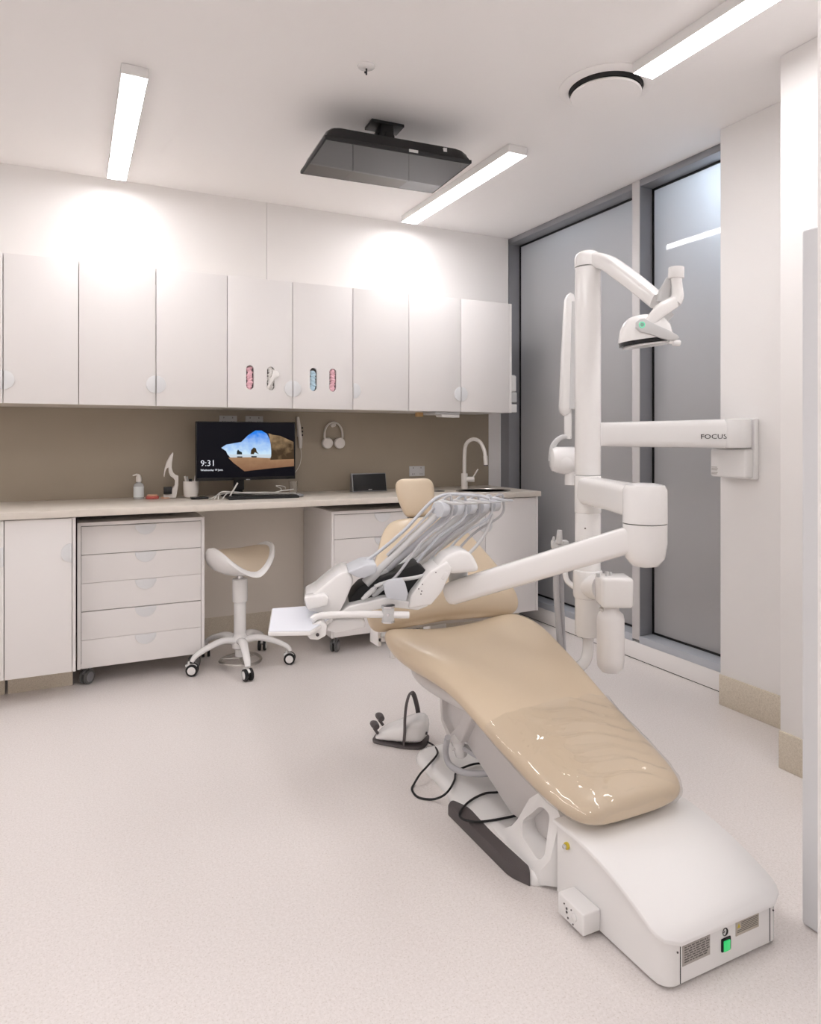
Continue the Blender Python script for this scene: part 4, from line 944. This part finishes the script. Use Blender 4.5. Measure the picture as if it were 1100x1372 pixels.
slab('lower_cover', [(437, 845), (441, 834), (452, 831), (486, 830), (490, 834), (489, 842), (470, 845), (450, 849)], PLAS, .02, .14, .008)
tr = [at(359, 847.5, Z=.66), at(416, 846.5, Z=.66), at(446, 828, Z=.66), at(421, 811.5, Z=.66), at(364, 815.5, Z=.66)]
b = MB(); b.prism(tr, (0, 0, -.012), .003); b.done('tray', PLAS, du)
b = MB(); cm = sum(tr, Vector()) / 5; b.prism([cm + (p - cm) * .96 + Vector((0, 0, .0006)) for p in tr], (0, 0, .0015)); b.done('tray_liner', mat('blue white paper', (.78, .80, .86), .7), du)
# whip arms and hoses
tops = [(592, 682, 2.42), (611, 681, 2.49), (629, 680, 2.56), (646, 679, 2.63), (662, 677, 2.70)]
bots = [(495, 776, 2.34), (508, 773, 2.40), (524, 770, 2.46), (539, 766, 2.52), (553, 761, 2.58)]
T3 = [at(*p[:2], D=p[2]) for p in tops]; B3 = [at(*p[:2], D=p[2]) for p in bots]
row = (T3[-1] - T3[0]).normalized()
b = MB(); b.cyl(T3[0] - row * .02, T3[-1] + row * .015, .010, n=12); b.done('pulley_axle', PLASG, du)
for i in range(5):
    rm = .027 - .0008 * i
    MB().cyl(T3[i] - row * .026, T3[i] + row * .016, rm, n=28, bev=.003).done('pulley', PLASB, du)
    b = MB(); v = (T3[i] - B3[i]); b.tube([B3[i] - v * .02, B3[i] + v * .03, B3[i] + v * .5, T3[i] - v * .03], [.0135, .0125, .0115, .0105], 14); b.done('whip_arm', HOSE if i % 2 else PLASG, du)
    b = MB(); b.cyl(B3[i] - v.normalized() * .02, B3[i] + v.normalized() * .035, .0165, n=18, bev=.002); b.done('arm_socket', PLASG, du)
    # hose: over the pulley then slack loop back to the handpiece
    up = Vector((0, 0, 1)); hpz = at([500, 514, 530, 545, 560][i], [790, 786, 782, 778, 774][i], D=2.30 + .05 * i)
    lf = v.normalized()
    over = [B3[i] + v * .25 + up * .020 - row * .006, B3[i] + v * .7 + up * .022 - row * .006, T3[i] + up * .030 - lf * .02, T3[i] + up * .022 + lf * .035, T3[i] - up * .01 + lf * .048,
            T3[i] - up * .06 + lf * .035, T3[i].lerp(hpz, .35) - up * .030 + lf * .02, T3[i].lerp(hpz, .7) - up * .045, hpz + (T3[i] - hpz) * .08 - up * .004, hpz]
    MB().tube(over, .0048, 10, smooth=6).done('instrument_hose', HOSE if i % 2 == 0 else PLASB, du)
    q = hpz; w = Vector((-.75, -.1, -.5)).normalized()
    b = MB(); b.tube([q - w * .012, q, q + w * .03, q + w * .05], [.006, .0085, .0085, .006], 12); b.done('handpiece', PLASG, du)
# instrument tops with the pale fingers reaching right
for i in range(5):
    s = T3[i] + Vector((0, 0, .022)); v = Vector((.85, -.25, -.06))
    b = MB(); beam(b, [s - v * .03 + Vector((0, 0, -.008)), s + Vector((0, 0, .003)), s + v * .045, s + v * .085], [.012, .014, .011, .005], [.007, .009, .006, .003], 2.5, smooth=3); b.done('pulley_cover', PLASB if i > 2 else PLASG, du)
# long left hose
MB().tube([at(470, 764, D=2.36), at(500, 745, D=2.38), at(540, 712, D=2.40), at(570, 680, D=2.42), at(585, 667, D=2.43), at(603, 662, D=2.46), at(640, 664, D=2.5), at(655, 668, D=2.52)], .0058, 10, smooth=6).done('instrument_hose', PLASB, du)
MB().tube([at(660, 690, D=2.66), at(650, 715, D=2.6), at(632, 738, D=2.5), at(605, 758, D=2.42), at(560, 773, D=2.34), at(525, 778, D=2.30), at(502, 786, D=2.28)], .0062, 10, smooth=6).done('instrument_hose', PLASG, du)
# ================================================================== X-RAY UNIT
xr = thing('x_ray_unit', 'white wall-mounted x-ray arm unit lettered FOCUS reaching behind the column', 'x-ray unit', (2.74, 2.2, 1.25))
XW = 2.742
MB().box(XW - .028, XW, 2.10, 2.24, 1.066, 1.338, .006, 3).done('wall_plate', PLAS, xr)
MB().box(2.665, XW - .02, 2.108, 2.30, 1.072, 1.203, .012, 4).done('control_box', PLAS, xr)
B('gap_line', 2.675, 2.72, 2.22, 2.29, 1.203, 1.209, BLKM, xr)
b = MB(); pa = Vector((2.672, 2.155, 1.27)); pz = Vector((2.367, 2.783, 1.268)); dirx = (pz - pa).normalized()
b.cyl(pa + Vector((0, 0, -.064)), pa + Vector((0, 0, .066)), .058, n=36, bev=.008)
beam(b, [pa, pa + dirx * .06, pa.lerp(pz, .5), pz], [.05, .046, .044, .042], [.066, .066, .063, .060], 4); b.done('wall_arm', PLAS, xr)
MB().cyl(pz + Vector((0, 0, -.07)), pz + Vector((0, 0, .09)), .045, n=32, bev=.006).done('elbow', PLAS, xr)
# lettering on arm face toward the camera
sidev = Vector((dirx.y, -dirx.x, 0)).normalized(); 
if sidev.dot(Vector((-1, -1, 0))) < 0: sidev = -sidev
r0 = ray(938.5, 588); pl0 = pa + sidev * .0455; d_ = (pl0 - Vector((0, 0, H))).dot(sidev) / r0.dot(sidev); pt0 = Vector((0, 0, H)) + r0 * d_
text('lettering', 'FOCUS', .030, frame(pt0 + sidev * .0012, -dirx, (0, 0, 1)) @ Matrix.Diagonal((1.2, 1, 1, 1)), INK, xr, .0006)
b = MB(); 
for k, (w, z) in enumerate(((.03, 1.115), (.035, 1.108), (.03, 1.102), (.034, 1.09), (.03, 1.084))): b.box(2.6642, 2.6655, 2.29 - w, 2.29, z, z + .003)
b.done('fine_print', LABEL, xr)
XD = 3.56
b = MB(); beam(b, [at(766, 394, D=XD), at(764, 398, D=XD), at(763, 403, D=XD), at(760, 470, D=XD), at(757, 546, D=XD), at(757, 552, D=XD), at(758, 556, D=XD)], [.012, .028, .032, .034, .035, .03, .018], [.012, .022, .026, .028, .030, .026, .016], 4, side=e2); b.done('scissor_arm', PLAS, xr)
b = MB(); beam(b, [at(770, 405, D=XD - .01), at(768, 470, D=XD - .01), at(766, 548, D=XD - .01)], [.028] * 3, [.022] * 3, 4, side=e2); b.done('scissor_arm', PLASG, xr)
b = MB(); b.cyl(at(780, 398, D=XD), at(780, 575, D=XD), .025, n=20); b.done('riser', PLAS, xr)
b = MB(); b.cyl(at(761, 548, D=XD), at(761, 588, D=XD), .020, n=20, bev=.003); b.done('swivel', PLAS, xr)
b = MB(); beam(b, [at(764, 586, D=XD), at(752, 586, D=XD), at(741, 598, D=XD), at(738, 618, D=XD)], [.018, .02, .022, .02], [.010, .012, .014, .012], 3, smooth=5, side=e2); b.done('yoke', PLASG, xr)
tc_ = at(757, 616, D=XD - .02)
b = MB(); b.cyl(tc_ - e1 * .075 , tc_ + e1 * .075, .066, n=36, bev=.03); b.sphere(tc_ + Vector((0, 0, -.012)), 1, .078, .07, .062, None, 28); b.done('tube_head', PLAS, xr)
MB().cyl(tc_ + e1 * .03 + Vector((0, 0, -.05)), tc_ + e1 * .03 + Vector((0, 0, -.128)), .032, n=28, bev=.003).done('cone', PLAS, xr)
# ================================================================== right edge panel
o = MB().box(1.688, 1.712, .70, 1.172, .0015, 1.785, .009, 4).done('privacy_panel', mat('pale blue grey panel', (.74, .75, .77), .35)); tag(o, 'tall pale grey upright panel at the right edge of the room', 'panel')
# ================================================================== LIGHT
w = bpy.data.worlds.new('w'); sc.world = w; w.use_nodes = True; w.node_tree.nodes['Background'].inputs[0].default_value = (.55, .62, .75, 1); w.node_tree.nodes['Background'].inputs[1].default_value = .25
def lamp(name, loc, power, size, rot=(0, 0, 0), col=(1, 1, 1), typ='AREA'):
    l = bpy.data.lights.new(name, typ); l.energy = power; l.color = col
    if typ == 'AREA': l.shape = 'RECTANGLE'; l.size, l.size_y = size
    else: l.shadow_soft_size = size
    o = bpy.data.objects.new(name, l); COL.objects.link(o); o.location = loc; o.rotation_euler = rot; return o
lamp('outside_lamp', (3.28, 2.30, 2.60), 95, .1, col=(.85, .92, 1), typ='POINT')
lamp('outside_lamp', (3.45, 3.7, 2.75), 22, .2, col=(.85, .92, 1), typ='POINT')
sc.view_settings.view_transform = 'Standard'; sc.view_settings.look = 'None'; sc.view_settings.gamma = 1
sc.view_settings.use_curve_mapping = False; sc.view_settings.exposure = 0.62
sc.cycles.max_bounces = 10; sc.cycles.diffuse_bounces = 6; sc.cycles.use_denoising = True
sc.cycles.sample_clamp_indirect = 6
